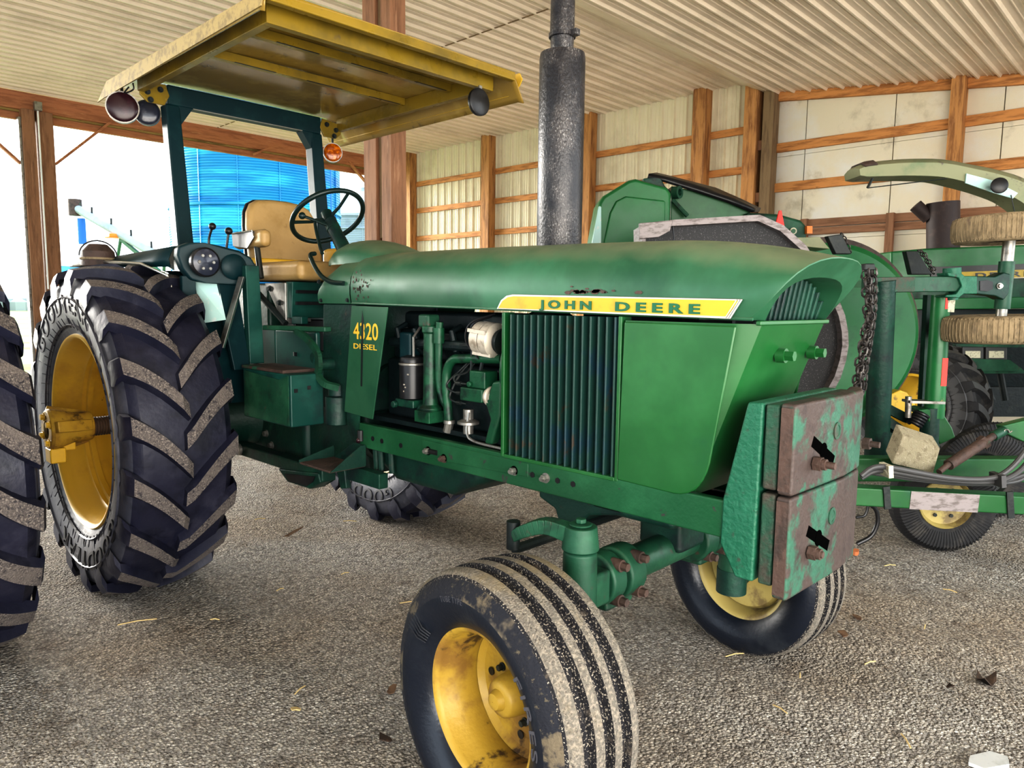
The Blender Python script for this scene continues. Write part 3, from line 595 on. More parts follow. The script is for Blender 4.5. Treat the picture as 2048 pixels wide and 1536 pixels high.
# name plate
np_ = [(2.155, 1.459), (3.098, 1.444), (3.132, 1.502), (2.235, 1.515), (2.205, 1.510), (2.178, 1.493)]
def npx(z): return .2635
b = B(); b.prism([(.2615, y, z) for y, z in np_], (.006, 0, 0)); npl = P('name_plate', b, m_chrome, hood, bev=.002)
cy_, cz_ = 2.64, 1.481
b = B(); b.prism([(.2670, cy_+(y-cy_)*.978, cz_+(z-cz_)*.78) for y, z in np_], (.0022, 0, 0)); P('plate_field', b, m_plate, npl)
for j in range(3):
    b = B(); y0 = 3.083+j*.008; b.bar((.2685, y0, 1.448), (.2685, y0+.033, 1.500), .003, .0025, (1, 0, 0)); P('plate_stripe', b, m_chrome, npl)
def side_map(y0, y1, z0, z1, x, slope=0.): return lambda u, v, d: V((x+d, lerp(y0, y1, u), lerp(z0, z1, v)+slope*(lerp(y0, y1, u)-y0)))
letters('plate_lettering', 'JOHN', side_map(2.372, 2.603, 1.4575, 1.4955, .2705, -.014), m_text_g, npl, .002, .034, 1.5)
letters('plate_lettering', 'DEERE', side_map(2.700, 3.003, 1.461, 1.4905, .2705, -.014), m_text_g, npl, .002, .034, 1.5)
# model number panel
pp = [(1.195, 1.462), (1.475, 1.458), (1.352, .945), (1.122, .955)]
b = B(); b.prism([(.258, y, z) for y, z in pp], (.006, 0, 0)); mp_ = P('model_panel', b, m_hood, bev=.002)
letters('model_lettering', '4320', side_map(1.208, 1.402, 1.307, 1.385, .2642), m_text_y, mp_, .0004, .012)
letters('model_lettering', 'DIESEL', side_map(1.208, 1.392, 1.263, 1.288, .2642), m_text_y, mp_, .0004, .012)
b = B(); b.prism([(.2646, 1.262, 1.09), (.2646, 1.275, 1.09), (.2646, 1.292, 1.40), (.2646, 1.282, 1.44), (.2646, 1.276, 1.40)], (.0006, 0, 0)); P('scrape_mark', b, m_dark, mp_)
b = B(); b.prism([(-.258, y, z) for y, z in pp], (-.006, 0, 0)); P('model_panel', b, m_hood, bev=.002)
# ---- cowl / dashboard behind the hood
side = [(.905, 1.468), (.895, 1.57), (.91, 1.625)] + [tuple(p[1:]) for p in bez((0, .91, 1.625), (0, .93, 1.68), (0, 1.03, 1.695), 5)[1:]] + [(1.19, 1.71)]
rows = []
for k in range(13):
    t = k/12; y = lerp(.905, 1.182, t); zt = lerp(1.60, 1.70, min(1, t*2.2)**.6); row = []
    for x, z in sec: row.append(V((x*1.012, y, 1.47+(zt-1.47)*(z/.2445))))
    rows.append(row)
b = B(); b.grid(rows); b.add(rows[0], [tuple(range(ne))]); dash = P('dash_cowl', b, m_hood, ang=40)
for y, z in ((.915, 1.575), (.93, 1.485), (1.16, 1.487)):
    b = B(); b.bolt((.26, y, z), (1, 0, 0), .008, .006); P('cowl_screw', b, m_dark, dash)
rows = []
for k in range(11):
    t = k/10; y = lerp(.76, 1.36, t); h = [.02, .075, .112, .125, .128, .126, .118, .104, .085, .055, .005][k]; w_ = [.10, .15, .175, .19, .195, .195, .19, .18, .165, .145, .12][k]
    rows.append([V((w_*cos(a), y, 1.66+max(0, h)*sin(a)**.8 if 0 < a < pi else 1.66)) for a in [pi*j/14 for j in range(15)]])
b = B(); b.grid(rows); P('instrument_hump', b, m_hood, ang=60)
b = B(); b.hexa([(-.25, .90, .95), (.25, .90, .95), (.25, 1.2, .95), (-.25, 1.2, .95), (-.25, .925, 1.47), (.25, .925, 1.47), (.25, 1.2, 1.47), (-.25, 1.2, 1.47)]); P('firewall', b, m_dgrn, bev=.01)
# steering column + wheel
WC = V((0, .585, 1.935)); wn = V((0, -.62, .785)).normalized()
b = B(); b.cyl((0, .80, 1.68), WC-wn*.06, .042, .034, n=20); b.cyl(WC-wn*.09, WC+wn*.03, .038, .030, n=20); sc_ = P('steering_column', b, m_dgrn, ang=40)
wu = V((1, 0, 0)); wv = wn.cross(wu); sw = empty('steering_wheel', T)
b = B(); b.tube([WC+(wu*cos(a)+wv*sin(a))*.198 for a in [2*pi*i/56 for i in range(56)]], .0135, 12, True); P('wheel_rim', b, m_wheelp, sw, ang=60)
for k in range(3):
    a = radians(100+120*k); d = wu*cos(a)+wv*sin(a); b = B(); b.tube([WC-wn*.012+d*.02, WC-wn*.016+d*.1, WC+d*.195], [.010, .008, .009], 8); P('wheel_spoke', b, m_wheelp, sw)
b = B(); b.cyl(WC-wn*.03, WC+wn*.015, .036, .030, n=24); b.ball(WC+wn*.018+V((0, 0, .004)), .024, 12); P('wheel_hub', b, m_wheelp, sw)
b = B(); q = WC-wn*.09; pts = [q+V((.045, 0, .02)), q+V((.12, -.02, .045)), q+V((.165, -.04, .06))]; b.tube(pts, .008, 8); b.ball(pts[-1], .019, 12); P('throttle_lever', b, m_wheelp)
b = B(); b.tube(spline([WC-wn*.05+V((.04, .0, 0)), (.10, .62, 1.90), (.16, .76, 1.76), (.19, .83, 1.72)], 5), .009, 8); b.tube(spline([(.20, .78, 1.72), (.24, .80, 1.705), (.268, .92, 1.62), (.270, 1.02, 1.575), (.268, 1.14, 1.565)], 5), .011, 8); P('shift_linkage', b, m_wheelp)
# ---- exhaust
b = B(); b.lathe([(1.66, .035), (1.67, .082), (1.69, .087), (2.40, .087), (2.42, .084), (2.425, .045)], 40, 'z', (0, 2.228, 0)); b.box((-.092, 2.222, 1.68), (-.084, 2.232, 2.41)); mf = P('muffler', b, m_muff, ang=40)
b = B(); b.cyl((.004, 2.228, 2.42), (.004, 2.228, 2.50), .042, .046, n=24); b.cyl((.004, 2.228, 2.50), (.006, 2.232, 2.95), .046, .044, n=24); P('exhaust_pipe', b, m_muff, mf, ang=40)
b = B(); b.lathe([(2.476, .047), (2.478, .051), (2.492, .051), (2.494, .047)], 24, 'z', (.004, 2.228, 0)); b.box((-.012, 2.268, 2.474), (.012, 2.301, 2.496)); P('pipe_clamp', b, m_muff, mf)
b = B(); b.box((-.088, 2.15, 1.70), (-.086, 2.16, 2.4)); 
# ---- engine
en = empty('engine', T)
b = B(); b.box((-.17, 1.30, .95), (.14, 2.18, 1.22)); P('engine_block', b, m_engine, en, bev=.015)
b = B(); b.box((-.16, 1.32, 1.22), (.12, 2.15, 1.36)); P('cylinder_head', b, m_engine, en, bev=.02)
b = B(); b.box((-.12, 1.36, 1.36), (.09, 2.1, 1.44)); P('valve_cover', b, m_engine, en, bev=.02)
for k in range(6):
    y = 1.42+k*.125; b = B(); b.tube([(.12, y, 1.38), (.17, y, 1.36), (.165, y+.02, 1.28), (.14, y+.02, 1.26)], .014, 8); P('manifold_runner', b, m_engine, en)
b = B(); b.tube([(.17, 1.38, 1.30), (.175, 2.1, 1.305)], .022, 10); P('manifold_pipe', b, m_engine, en)
b = B(); b.box((.145, 1.48, 1.19), (.21, 1.56, 1.35)); P('relay_box', b, m_rops, en, bev=.012)
b = B(); b.tube([(.20, 1.575, 1.16), (.205, 1.58, 1.33), (.16, 1.57, 1.37)], .006, 8); P('thin_line', b, m_steel, en)
b = B(); b.lathe([(1.055, .045), (1.06, .057), (1.20, .057), (1.215, .054), (1.225, .056), (1.24, .05), (1.25, .02), (1.25, .001)], 32, 'z', (.19, 1.55, 0)); flt = P('oil_filter', b, m_black, en, ang=40)
b = B(); b.lathe([(1.205, .0575), (1.208, .060), (1.213, .060), (1.216, .0575)], 32, 'z', (.19, 1.55, 0)); P('filter_band', b, m_steel, flt)
b = B()
for z_, a_, w_ in ((1.165, .55, .018), (1.12, .25, .010), (1.108, .35, .008), (1.09, .2, .006)): b.box((.19+.0572*cos(a_)-.001, 1.55+.0572*sin(a_)-w_/2, z_), (.19+.0572*cos(a_)+.001, 1.55+.0572*sin(a_)+w_/2, z_+.006))
P('filter_print', b, m_alu, flt)
b = B(); b.box((.13, 1.49, 1.02), (.24, 1.62, 1.056)); b.cyl((.24, 1.5, 1.03), (.262, 1.5, 1.03), .016, n=12); b.cyl((.2, 1.62, 1.02), (.2, 1.70, 1.015), .022, n=14); P('filter_base', b, m_dgrn, en, bev=.006)
b = B(); b.lathe([(1.0, .042), (1.03, .05), (1.045, .034), (1.09, .032), (1.35, .03), (1.355, .037), (1.38, .037), (1.385, .03)], 24, 'z', (.20, 1.69, 0)); b.box((.16, 1.64, .97), (.25, 1.74, 1.02)); P('water_standpipe', b, m_eng2, en, bev=.003, ang=40)
b = B(); b.box((.165, 1.645, 1.375), (.235, 1.715, 1.432)); P('filler_cap', b, m_grn2, en, bev=.012)
b = B(); b.tube(spline([(.20, 1.75, 1.40), (.20, 1.745, 1.33), (.2, 1.745, 1.16), (.2, 1.77, 1.08), (.19, 1.80, 1.03)], 5), .016, 10); b.cyl((.2, 1.745, 1.31), (.2, 1.745, 1.375), .024, n=14); P('breather_tube', b, m_eng2, en)
b = B(); b.tube(spline([(.20, 1.81, .99), (.205, 1.80, 1.12), (.205, 1.805, 1.20), (.205, 1.84, 1.245), (.2, 1.90, 1.255), (.18, 2.10, 1.265)], 6), .0195, 12); P('coolant_pipe', b, m_eng2, en)
b = B(); b.lathe([(.975, .021), (.977, .024), (.990, .024), (.992, .021)], 18, 'z', (.2, 1.812, 0)); b.tube([(.2, 1.812, .98), (.2, 1.80, .94)], .02, 10); P('hose_clamp', b, m_steel, en)
# alternator
al = empty('alternator', en)
c0, c1 = V((.20, 1.985, 1.345)), V((.195, 2.10, 1.335)); ax = (c1-c0)
def along(t): return c0+ax*t
b = B(); b.cyl(along(0), along(.1), .055, .066, n=28); b.cyl(along(.1), along(.45), .066, n=28); P('alternator_case', b, m_alu, al, bev=.004)
b = B(); b.cyl(along(.49), along(.85), .068, n=28); b.cyl(along(.85), along(.95), .068, .05, n=28); P('alternator_case', b, m_alu, al, bev=.004)
b = B(); b.cyl(along(.44), along(.5), .062, n=28); P('case_gap', b, m_black, al)
for k in range(4):
    a = k*pi/2+.5; b = B(); b.bar(along(.05)+V((cos(a)*.066, 0, sin(a)*.066)), along(.9)+V((cos(a)*.066, 0, sin(a)*.066)), .014, .014); P('case_rib', b, m_alu, al)
b = B(); b.cyl(along(1.0), along(1.12), .045, n=24); b.cyl(along(1.12), along(1.2), .052, n=24); P('pulley', b, m_dark, al)
b = B(); b.tube(spline([(.17, 2.03, 1.43), (.21, 1.97, 1.40), (.215, 1.95, 1.34), (.2, 1.99, 1.27)], 5), .005, 6); b.tube(spline([(.17, 2.05, 1.44), (.22, 1.96, 1.40), (.225, 1.94, 1.33), (.21, 2.0, 1.26)], 5), .004, 6); P('wire', b, m_black, al)
# injection pump
b = B(); b.box((.16, 1.97, 1.145), (.235, 2.06, 1.215)); b.box((.15, 1.92, 1.09), (.24, 2.05, 1.145)); b.cyl((.235, 1.98, 1.16), (.25, 1.98, 1.16), .012, n=10); P('injection_pump', b, m_eng2, en, bev=.006)
b = B(); b.cyl((.20, 2.05, 1.115), (.20, 2.085, 1.115), .036, n=24); b.lathe([(2.055, .037), (2.06, .041), (2.066, .041), (2.07, .037), (2.075, .041), (2.081, .041)], 24, 'y', (.2, 0, 1.115)); P('pump_flange', b, m_alu, en)
for k, (z, dy) in enumerate(((1.155, .05), (1.115, .0), (1.075, .02))):
    b = B(); b.tube(spline([(.22, 1.94, z), (.225, 1.86+dy*.4, z+.004), (.22, 1.82+dy, z+.03), (.19, 1.86+dy, 1.20), (.15, 1.92+dy*.5, 1.27)], 5), .0045, 6); b.cyl((.221, 1.885, z), (.222, 1.91, z), .009, n=8); P('injector_line', b, m_dark, en)
b = B(); b.tube([(.21, 1.955, 1.20), (.205, 1.955, 1.30)], .006, 6); b.tube([(.2, 2.0, 1.21), (.19, 2.01, 1.29)], .008, 6); P('fuel_line', b, m_dark, en)
b = B(); b.cyl((.2, 1.93, .95), (.2, 1.93, 1.05), .022, n=16); b.lathe([(.985, .024), (.99, .045), (1.0, .045), (1.01, .024)], 24, 'z', (.2, 1.93, 0)); b.tube(spline([(.215, 1.95, 1.04), (.23, 1.955, .96), (.23, 2.0, .93), (.235, 2.18, .925)], 5), .006, 6); P('feed_pump', b, m_steel, en)
b = B(); b.prism([(.16, 2.055, .93), (.16, 2.10, .93), (.16, 2.145, 1.05), (.16, 2.15, 1.19), (.16, 2.10, 1.18), (.16, 2.06, 1.09), (.16, 2.09, 1.03)], (.075, 0, 0)); P('gear_cover', b, m_eng2, en, bev=.012)
b = B(); b.lathe([(2.14, .02), (2.14, .235), (2.18, .25), (2.2, .25)], 48, 'y', (0, 0, 1.22)); P('fan_shroud', b, m_eng2, en, ang=40)
b = B(); b.box((-.2, 1.25, .93), (.2, 2.2, .95)); P('engine_deck', b, m_engine, en)
b = B(); b.box((-.245, 2.2, .93), (.2, 2.7, 1.42)); P('radiator', b, m_black, en)
b = B(); b.lathe([(1.10, .20), (1.12, .25), (1.20, .262), (1.25, .262)], 40, 'y', (0, 0, .93)); P('bell_housing', b, m_dgrn, en, ang=40)
b = B(); prof = [(.2, 1.22, .90), (.2, 1.24, .74), (.2, 1.42, .655), (.2, 1.80, .655), (.2, 1.99, .74), (.2, 2.01, .90)]; b.prism([(.19, y, z) for _, y, z in prof], (-.38, 0, 0)); P('oil_pan', b, m_dgrn, en, bev=.04)
for y in (1.30, 1.34, 1.42):
    b = B(); b.tube([(.215, y, .84), (.213, y+.01, .70)], .014, 8); P('drain_tube', b, m_dgrn, en)
# ---- transmission, rear housing, axle
b = B(); b.box((-.2, -.25, .56), (.2, .65, 1.18)); b.box((-.17, .6, .62), (.17, 1.15, 1.15)); P('transmission_case', b, m_dgrn, bev=.04)
for s in (1, -1):
    b = B(); b.lathe([(s*.15, .20), (s*.25, .17), (s*.42, .13), (s*.62, .105), (s*.64, .13), (s*.67, .13)], 32, 'x', (0, 0, ZR)); P('axle_housing', b, m_dgrn, ang=40)
for y, z in ((.28, .66), (.22, .72), (.42, .62)): b = B(); b.bolt((.2, y, z), (1, 0, 0), .016, .016); P('case_bolt', b, m_steel)
b = B(); b.box((.25, .0, .60), (.33, 1.02, .665)); b.prism([(.25, .6, .60), (.25, 1.0, .645), (.25, 1.02, .60), (.25, .92, .55), (.25, .7, .545)], (.09, 0, 0)); P('drawbar_support', b, m_dgrn, bev=.008)
b = B(); b.prism([(.342, .68, .588), (.342, .98, .625), (.342, .96, .595), (.342, .9, .562), (.342, .72, .555)], (.003, 0, 0)); P('support_slot', b, m_black)
b = B(); b.lathe([(.33, .018), (.345, .018), (.345, .034), (.33, .034), (.33, .018)], 20, 'x', (0, .15, .635)); P('pin_eye', b, m_steel)
# ---- battery box
b = B(); b.box((.30, .52, .885), (.475, 1.0, 1.135)); bb = P('battery_box', b, m_teal, bev=.006)
b = B(); b.prism([(.4765, .53, .893), (.4765, .985, .893), (.4765, .985, 1.13), (.4765, .9, 1.105), (.4765, .55, 1.125)], (.003, 0, 0)); P('box_cover', b, m_grn2, bb)
b = B(); b.box((.29, .50, 1.136), (.47, .92, 1.15)); P('box_top', b, m_rust, bb)
for z in (1.05, 1.06):
    b = B(); x = .44 if z == 1.05 else .37; b.box((x, 1.0, z), (x+.018, 1.003, z+.018)); P('vent_hole', b, m_black, bb)
b = B(); b.cyl((.24, 1.03, .88), (.24, 1.03, 1.02), .06, n=24); b.cyl((.24, 1.03, 1.02), (.24, 1.03, 1.08), .045, n=20); P('starter_motor', b, m_dgrn, bev=.006)
# ---- platform, pedals, seat support
b = B(); b.box((-.45, .05, 1.10), (.28, .92, 1.14)); P('operator_platform', b, m_dgrn, bev=.006)
b = B(); b.box((.26, .52, 1.14), (.29, .92, 1.33)); b.box((.20, .0, 1.12), (.28, .5, 1.34)); P('side_skirt', b, m_teal, bev=.01)
b = B(); b.cyl((.25, .72, 1.13), (.25, .72, 1.23), .04, n=20); b.lathe([(1.2, .045), (1.22, .045)], 20, 'z', (.25, .72, 0)); b.cyl((.25, .72, 1.23), (.25, .72, 1.28), .012, n=10); P('brake_reservoir', b, m_black)
b = B(); b.hexa([(.35, .57, 1.33), (.39, .57, 1.33), (.32, 1.05, 1.335), (.28, 1.05, 1.335), (.35, .57, 1.355), (.39, .57, 1.355), (.32, 1.05, 1.36), (.28, 1.05, 1.36)]); pd = P('brake_pedal', b, m_grn2, bev=.006)
b = B(); q = spline([(.34, .82, 1.335), (.35, .94, 1.30), (.345, 1.02, 1.24), (.34, 1.03, 1.17), (.33, 1.0, 1.13), (.33, 1.06, 1.09), (.28, 1.10, 1.07)], 6)
for a_, b_ in zip(q, q[1:]): b.bar(a_, b_+(b_-a_)*.15, .03, .022, (1, 0, 0))
P('pedal_arm', b, m_grn2, pd)
b = B(); b.cyl((.1, 1.0, 1.17), (.33, 1.0, 1.18), .028, n=14); b.cyl((.05, .86, 1.22), (.29, .9, 1.20), .03, n=14); P('pedal_shaft', b, m_dgrn, pd)
# boarding step
st_ = empty('boarding_step', T)
b = B(); b.box((.27, 1.04, .715), (.46, 1.30, .725)); P('step_tread', b, m_rust, st_, bev=.003)
b = B(); b.prism([(.27, 1.04, .72), (.27, 1.30, .72), (.27, 1.30, .82), (.27, 1.22, .82)], (.008, 0, 0)); b.prism([(.27, 1.30, .72), (.46, 1.30, .72), (.30, 1.30, .82), (.27, 1.30, .82)], (0, .008, 0)); b.prism([(.27, 1.04, .72), (.46, 1.04, .72), (.46, 1.04, .735), (.27, 1.04, .78)], (0, -.008, 0)); P('step_side', b, m_dgrn, st_, bev=.002)
b = B(); b.prism([(.28, 1.10, .715), (.28, 1.18, .715), (.28, 1.2, .60), (.28, 1.15, .59)], (.03, 0, 0)); b.box((.25, 1.15, .64), (.30, 1.45, .71)); P('step_bracket', b, m_dgrn, st_, bev=.005)
# seat
se = empty('seat', T)
b = B(); b.box((-.24, .10, 1.585), (.245, .70, 1.69)); P('seat_cushion', b, m_seat, se, bev=.035)
bk = [(-.235, 1.67), (.235, 1.67), (.225, 1.90), (.212, 1.98), (.185, 2.03), (.14, 2.055), (.05, 2.065), (-.05, 2.065), (-.14, 2.055), (-.185, 2.03), (-.212, 1.98), (-.225, 1.90)]
b = B(); b.prism([(x, .10-(z-1.67)*.22, z) for x, z in bk], (0, .075, 0)); P('seat_back', b, m_seat, se, bev=.03)
b = B(); b.prism([(x*1.015, .083-(z-1.67)*.22, 1.67+(z-1.67)*1.012) for x, z in bk], (0, .03, 0)); P('back_shell', b, m_black, se, bev=.012)
b = B(); b.box((-.235, .145, 1.675), (.235, .18, 1.72)); P('lumbar_pad', b, m_seaty, se, bev=.015)
b = B(); b.box((-.38, .10, 1.60), (-.25, .55, 1.80)); P('arm_pad', b, m_seaty, se, bev=.03)
b = B(); b.box((.235, .06, 1.765), (.30, .42, 1.86)); P('arm_pad', b, m_seat, se, bev=.03)
b = B(); b.prism([(.300, .08, 1.85), (.300, .34, 1.85), (.300, .34, 1.81), (.300, .26, 1.76), (.300, .09, 1.78)], (.006, 0, 0)); P('arm_frame', b, m_black, se, bev=.003)
b = B(); b.tube([(.307, .08, 1.85), (.307, .33, 1.852), (.307, .35, 1.82), (.307, .27, 1.765)], .005, 8); P('arm_trim', b, m_chrome, se)
b = B(); b.tube([(.27, .30, 1.78), (.27, .34, 1.60)], .016, 10); P('arm_post', b, m_dark, se)
b = B(); b.prism([(.10, .34, 1.575), (.10, .56, 1.575), (.10, .56, 1.36), (.10, .53, 1.36)], (.15, 0, 0)); P('seat_bracket', b, m_steel, se, bev=.004)
b = B(); b.hexa([(-.1, .55, 1.39), (.24, .55, 1.39), (.24, .60, 1.39), (-.1, .60, 1.39), (-.1, .55, 1.58), (.24, .55, 1.58), (.24, .62, 1.58), (-.1, .62, 1.58)]); b.box((.20, .60, 1.36), (.24, .70, 1.40)); sp_ = P('seat_support', b, m_teal, se, bev=.004)
for z in (1.46, 1.52):
    b = B(); b.box((-.05, .60, z), (.22, .632, z+.016)); P('support_slot', b, m_black, sp_)
b = B(); b.box((.02, .4, 1.14), (.20, .56, 1.38)); P('seat_pedestal', b, m_black, se, bev=.01)
for y, z in ((.40, 1.545), (.50, 1.47)):
    b = B(); b.bolt((.25, y, z), (1, 0, 0), .012, .01); P('bracket_bolt', b, m_dark, se)
b = B(); b.tube([(.30, .25, 1.58), (.25, .56, 1.36)], .016, 8); P('suspension_arm', b, m_dark, se)
b = B(); b.box((-.33, -.35, 1.14), (.24, .36, 1.575)); P('seat_platform', b, m_dgrn, se, bev=.02)
# levers
for pts, r in (([(.40, .05, 1.70), (.41, .02, 1.80), (.40, .05, 1.885)], .02), ([(.35, .10, 1.75), (.34, .12, 1.86)], .021)):
    b = B(); b.tube(spline(pts, 4), .007, 8); b.ball(pts[-1], r, 12); P('control_lever', b, m_black)
# ---- fender with lamps (near side) and far fender
for s in (1, -1):
    fe = empty('fender', T)
    rows = []                                     # front fascia, rounded outline
    fo = [(.335, 1.60), (.33, 1.66), (.36, 1.705), (.42, 1.735), (.52, 1.755), (.60, 1.765), (.66, 1.765), (.70, 1.745), (.705, 1.70), (.69, 1.635), (.66, 1.58), (.60, 1.565), (.36, 1.555)]
    b = B(); b.prism([(s*x, .42-(.0 if x < .6 else (x-.6)*.9), z) for x, z in fo], (0, -.06, 0)); P('fender_front', b, m_rops, fe, bev=.014)
    # crowned top going back over the tire
    rows = []
    for k in range(8):
        t = k/7; y = lerp(.36, -.62, t); zc = lerp(1.745, 1.70, t)
        rows.append([V((s*x, y-max(0, x-.6)*.9*(1-t), zc+dz-.0*t)) for x, dz in ((.33, -.05), (.40, -.01), (.52, .012), (.62, .016), (lerp(.70, .80, t), -.0), (lerp(.72, .93, t), lerp(-.06, -.03, t)), (lerp(.715, .93, t), lerp(-.10, -.045, t)))])
    b = B(); b.grid(rows); P('fender_top', b, m_rops, fe, solid=.006, ang=50)
    b = B(); b.tube([(s*.93, -.55, 1.665), (s*.86, -.25, 1.68), (s*.80, .10, 1.66), (s*.74, .28, 1.60), (s*.72, .30, 1.50)], .008, 8); P('fender_bead', b, m_chrome, fe)
    rows = []                                     # inner shield following the tire
    for k in range(9):
        a = lerp(radians(10), radians(92), k/8); rr_ = .94; rows.append([V((s*x, rr_*cos(a)*.55-.05, ZR+rr_*sin(a)*.88)) for x in (.40, .60, .64)])
    b = B(); b.grid(rows); P('inner_shield', b, m_rops, fe, solid=.006, ang=60)
    b = B(); b.prism([(s*.63, .36, 1.60), (s*.69, .33, 1.60), (s*.68, .30, 1.42), (s*.62, .33, 1.36)], (0, -.03, 0)); P('shield_leg', b, m_rops, fe, bev=.005)
    b = B(); b.prism([(s*.43, .39, 1.575), (s*.535, .39, 1.575), (s*.52, .45, 1.30), (s*.50, .48, 1.12), (s*.40, .46, 1.12)], (0, -.03, 0)); P('shield_leg', b, m_rops, fe, bev=.006)
    b = B(); b.prism([(s*.615, .30, 1.575), (s*.53, .38, 1.575), (s*.52, .44, 1.38), (s*.60, .34, 1.36)], (0, .004, 0)); P('gap_light_sheet', b, m_lblu, fe)  # pale sheet imitating daylight through the gap between the shield legs
    b = B(); b.lathe([(.40, .074), (.425, .074), (.432, .066)], 32, 'y', (s*.605, -.0, 1.668)); l_ = P('fender_lamp', b, m_black, fe, ang=40)
    b = B(); b.lathe([(.428, .066), (.434, .04), (.436, .001)], 28, 'y', (s*.605, 0, 1.668)); P('lamp_lens', b, m_glass, l_)
    for k in range(6):
        a = 2*pi*k/6; b = B(); c = V((s*.605+.036*cos(a), .434, 1.668+.036*sin(a))); b.cyl(c, c+V((0, .004, 0)), .009, .007, n=12); P('lens_dot', b, m_steel, l_)
    b = B(); b.lathe([(.418, .068), (.430, .055), (.436, .025), (.437, .001)], 28, 'y', (s*.455, 0, 1.652)); P('blank_lamp_cover', b, m_rops, fe, ang=60)
    b = B(); b.hexa([(s*.33, .42, 1.15), (s*.41, .42, 1.15), (s*.41, .47, 1.15), (s*.33, .47, 1.15), (s*.345, .42, 1.66), (s*.42, .42, 1.66), (s*.42, .47, 1.66), (s*.345, .47, 1.66)]); P('fender_post', b, m_teal, fe, bev=.004)
    b = B(); b.bar((s*.44, .47, 1.60), (s*.56, .47, 1.24), .012, .05, (0, 1, 0)); P('fender_brace', b, m_dgrn, fe)
    b = B(); b.bar((s*.447, .474, 1.60), (s*.567, .474, 1.24), .004, .052, (0, 1, 0)); P('brace_edge', b, m_steel, fe)
# rear lamp housing behind the fender
b = B(); b.cyl((.865, -.34, 1.655), (.865, -.34, 1.735), .088, .08, n=20); b.cyl((.865, -.34, 1.735), (.865, -.34, 1.775), .08, .045, n=20); b.box((.84, -.36, 1.60), (.89, -.32, 1.66)); o = P('rear_lamp', b, m_rust, bev=.005)
b = B(); b.lathe([(1.69, .089), (1.692, .091), (1.70, .091), (1.702, .089)], 20, 'z', (.865, -.34, 0)); P('lamp_band', b, m_tan, o)
b = B(); b.tube([V((.865+.095*cos(a), -.34, 1.71+.085*sin(a))) for a in [pi*i/12 for i in range(13)]], .004, 6); P('bail_wire', b, m_black, o)
# ---- roll-over frame and canopy
rf = empty('roll_frame', T)
for s in (1, -1):
    b = B(); b.hexa([(s*.40, -.19, 1.10), (s*.50, -.19, 1.10), (s*.50, -.09, 1.10), (s*.40, -.09, 1.10), (s*.42, -.36, 2.58), (s*.50, -.36, 2.58), (s*.50, -.27, 2.58), (s*.42, -.27, 2.58)]); P('frame_post', b, m_rops, rf, bev=.01)
    b = B(); b.prism([(s*.43, -.34, 2.46), (s*.34, -.34, 2.59), (s*.43, -.34, 2.6)], (0, .07, 0)); P('frame_gusset', b, m_rops, rf)
    b = B(); b.prism([(s*.50, -.275, 2.68), (s*.64, -.275, 2.66), (s*.64, -.275, 2.60), (s*.60, -.275, 2.565), (s*.51, -.275, 2.565), (s*.48, -.275, 2.62)], (0, .012, 0)); br_ = P('mounting_plate', b, m_can, rf, bev=.003)
    for x, z in ((.53, 2.645), (.60, 2.62), (.585, 2.58)):
        b = B(); b.bolt((s*x, -.262, z), (0, 1, 0), .012, .01); P('plate_bolt', b, m_dark, br_)
b = B(); b.box((-.49, -.345, 2.575), (.49, -.265, 2.685)); P('cross_beam', b, m_rops, rf, bev=.01)
b = B(); b.box((-.35, -.264, 2.572), (.35, -.262, 2.578)); P('beam_edge', b, m_chrome, rf)
ca = empty('canopy', T)
zc0 = 2.70
b = B(); rows = []
for y in (-.56, -.30, .3, .9, 1.27, 1.31):
    z = zc0-(.012 if y > 1.3 else 0); row = [V((x, y, z+dz)) for x, dz in ((-.765, -.135), (-.75, -.11), (-.70, -.03), (-.66, -.004), (-.3, .006), (0, .008), (.3, .006), (.66, -.004), (.70, -.010), (.718, -.022), (.722, -.08))]; rows.append(row)
b.grid(rows); P('canopy_sheet', b, m_canu, ca, solid=.006, ang=30)
b = B(); b.prism([(.726, -.50, 2.692), (.728, -.66, 2.605), (.726, -.56, 2.612), (.726, 1.30, 2.628), (.726, 1.315, 2.672), (.722, 1.26, 2.69)], (.006, 0, 0)); P('canopy_edge', b, m_canf, ca)
b = B(); b.prism([(-.745, -.56, 2.60), (-.745, 1.22, 2.60), (-.745, 1.30, 2.64), (-.745, 1.32, 2.67), (-.745, 1.30, 2.705), (-.745, -.56, 2.69)], (.006, 0, 0)); P('canopy_edge', b, m_yel, ca)
for s in (1, -1):
    b = B(); b.hexa([(s*.61, -.27, 2.615), (s*.65, -.27, 2.615), (s*.65, 1.151, 2.615), (s*.61, 1.151, 2.615), (s*.61, -.27, 2.695), (s*.65, -.27, 2.695), (s*.65, 1.151, 2.695), (s*.61, 1.151, 2.695)]); P('side_beam', b, m_can, ca, bev=.004)
b = B(); b.box((-.652, 1.152, 2.613), (.652, 1.192, 2.693)); P('front_beam', b, m_can, ca, bev=.004)
b = B(); b.box((-.70, 1.27, 2.655), (.70, 1.31, 2.70)); P('front_fascia', b, m_can, ca, bev=.006)
for y in (.46, .88):
    b = B(); b.box((-.61, y-.02, 2.655), (.61, y+.02, 2.698)); P('roof_rib', b, m_can, ca, bev=.004)
for y in (.90, .48):
    for j in range(3):
        b = B(); x = .45-j*.4; b.box((x, y-.003 if y < 1 else y, 2.653 if y < 1.1 else 2.70), (x-.22, y+.003, 2.656 if y < 1.1 else 2.693)); P('seam_slot', b, m_black, ca)
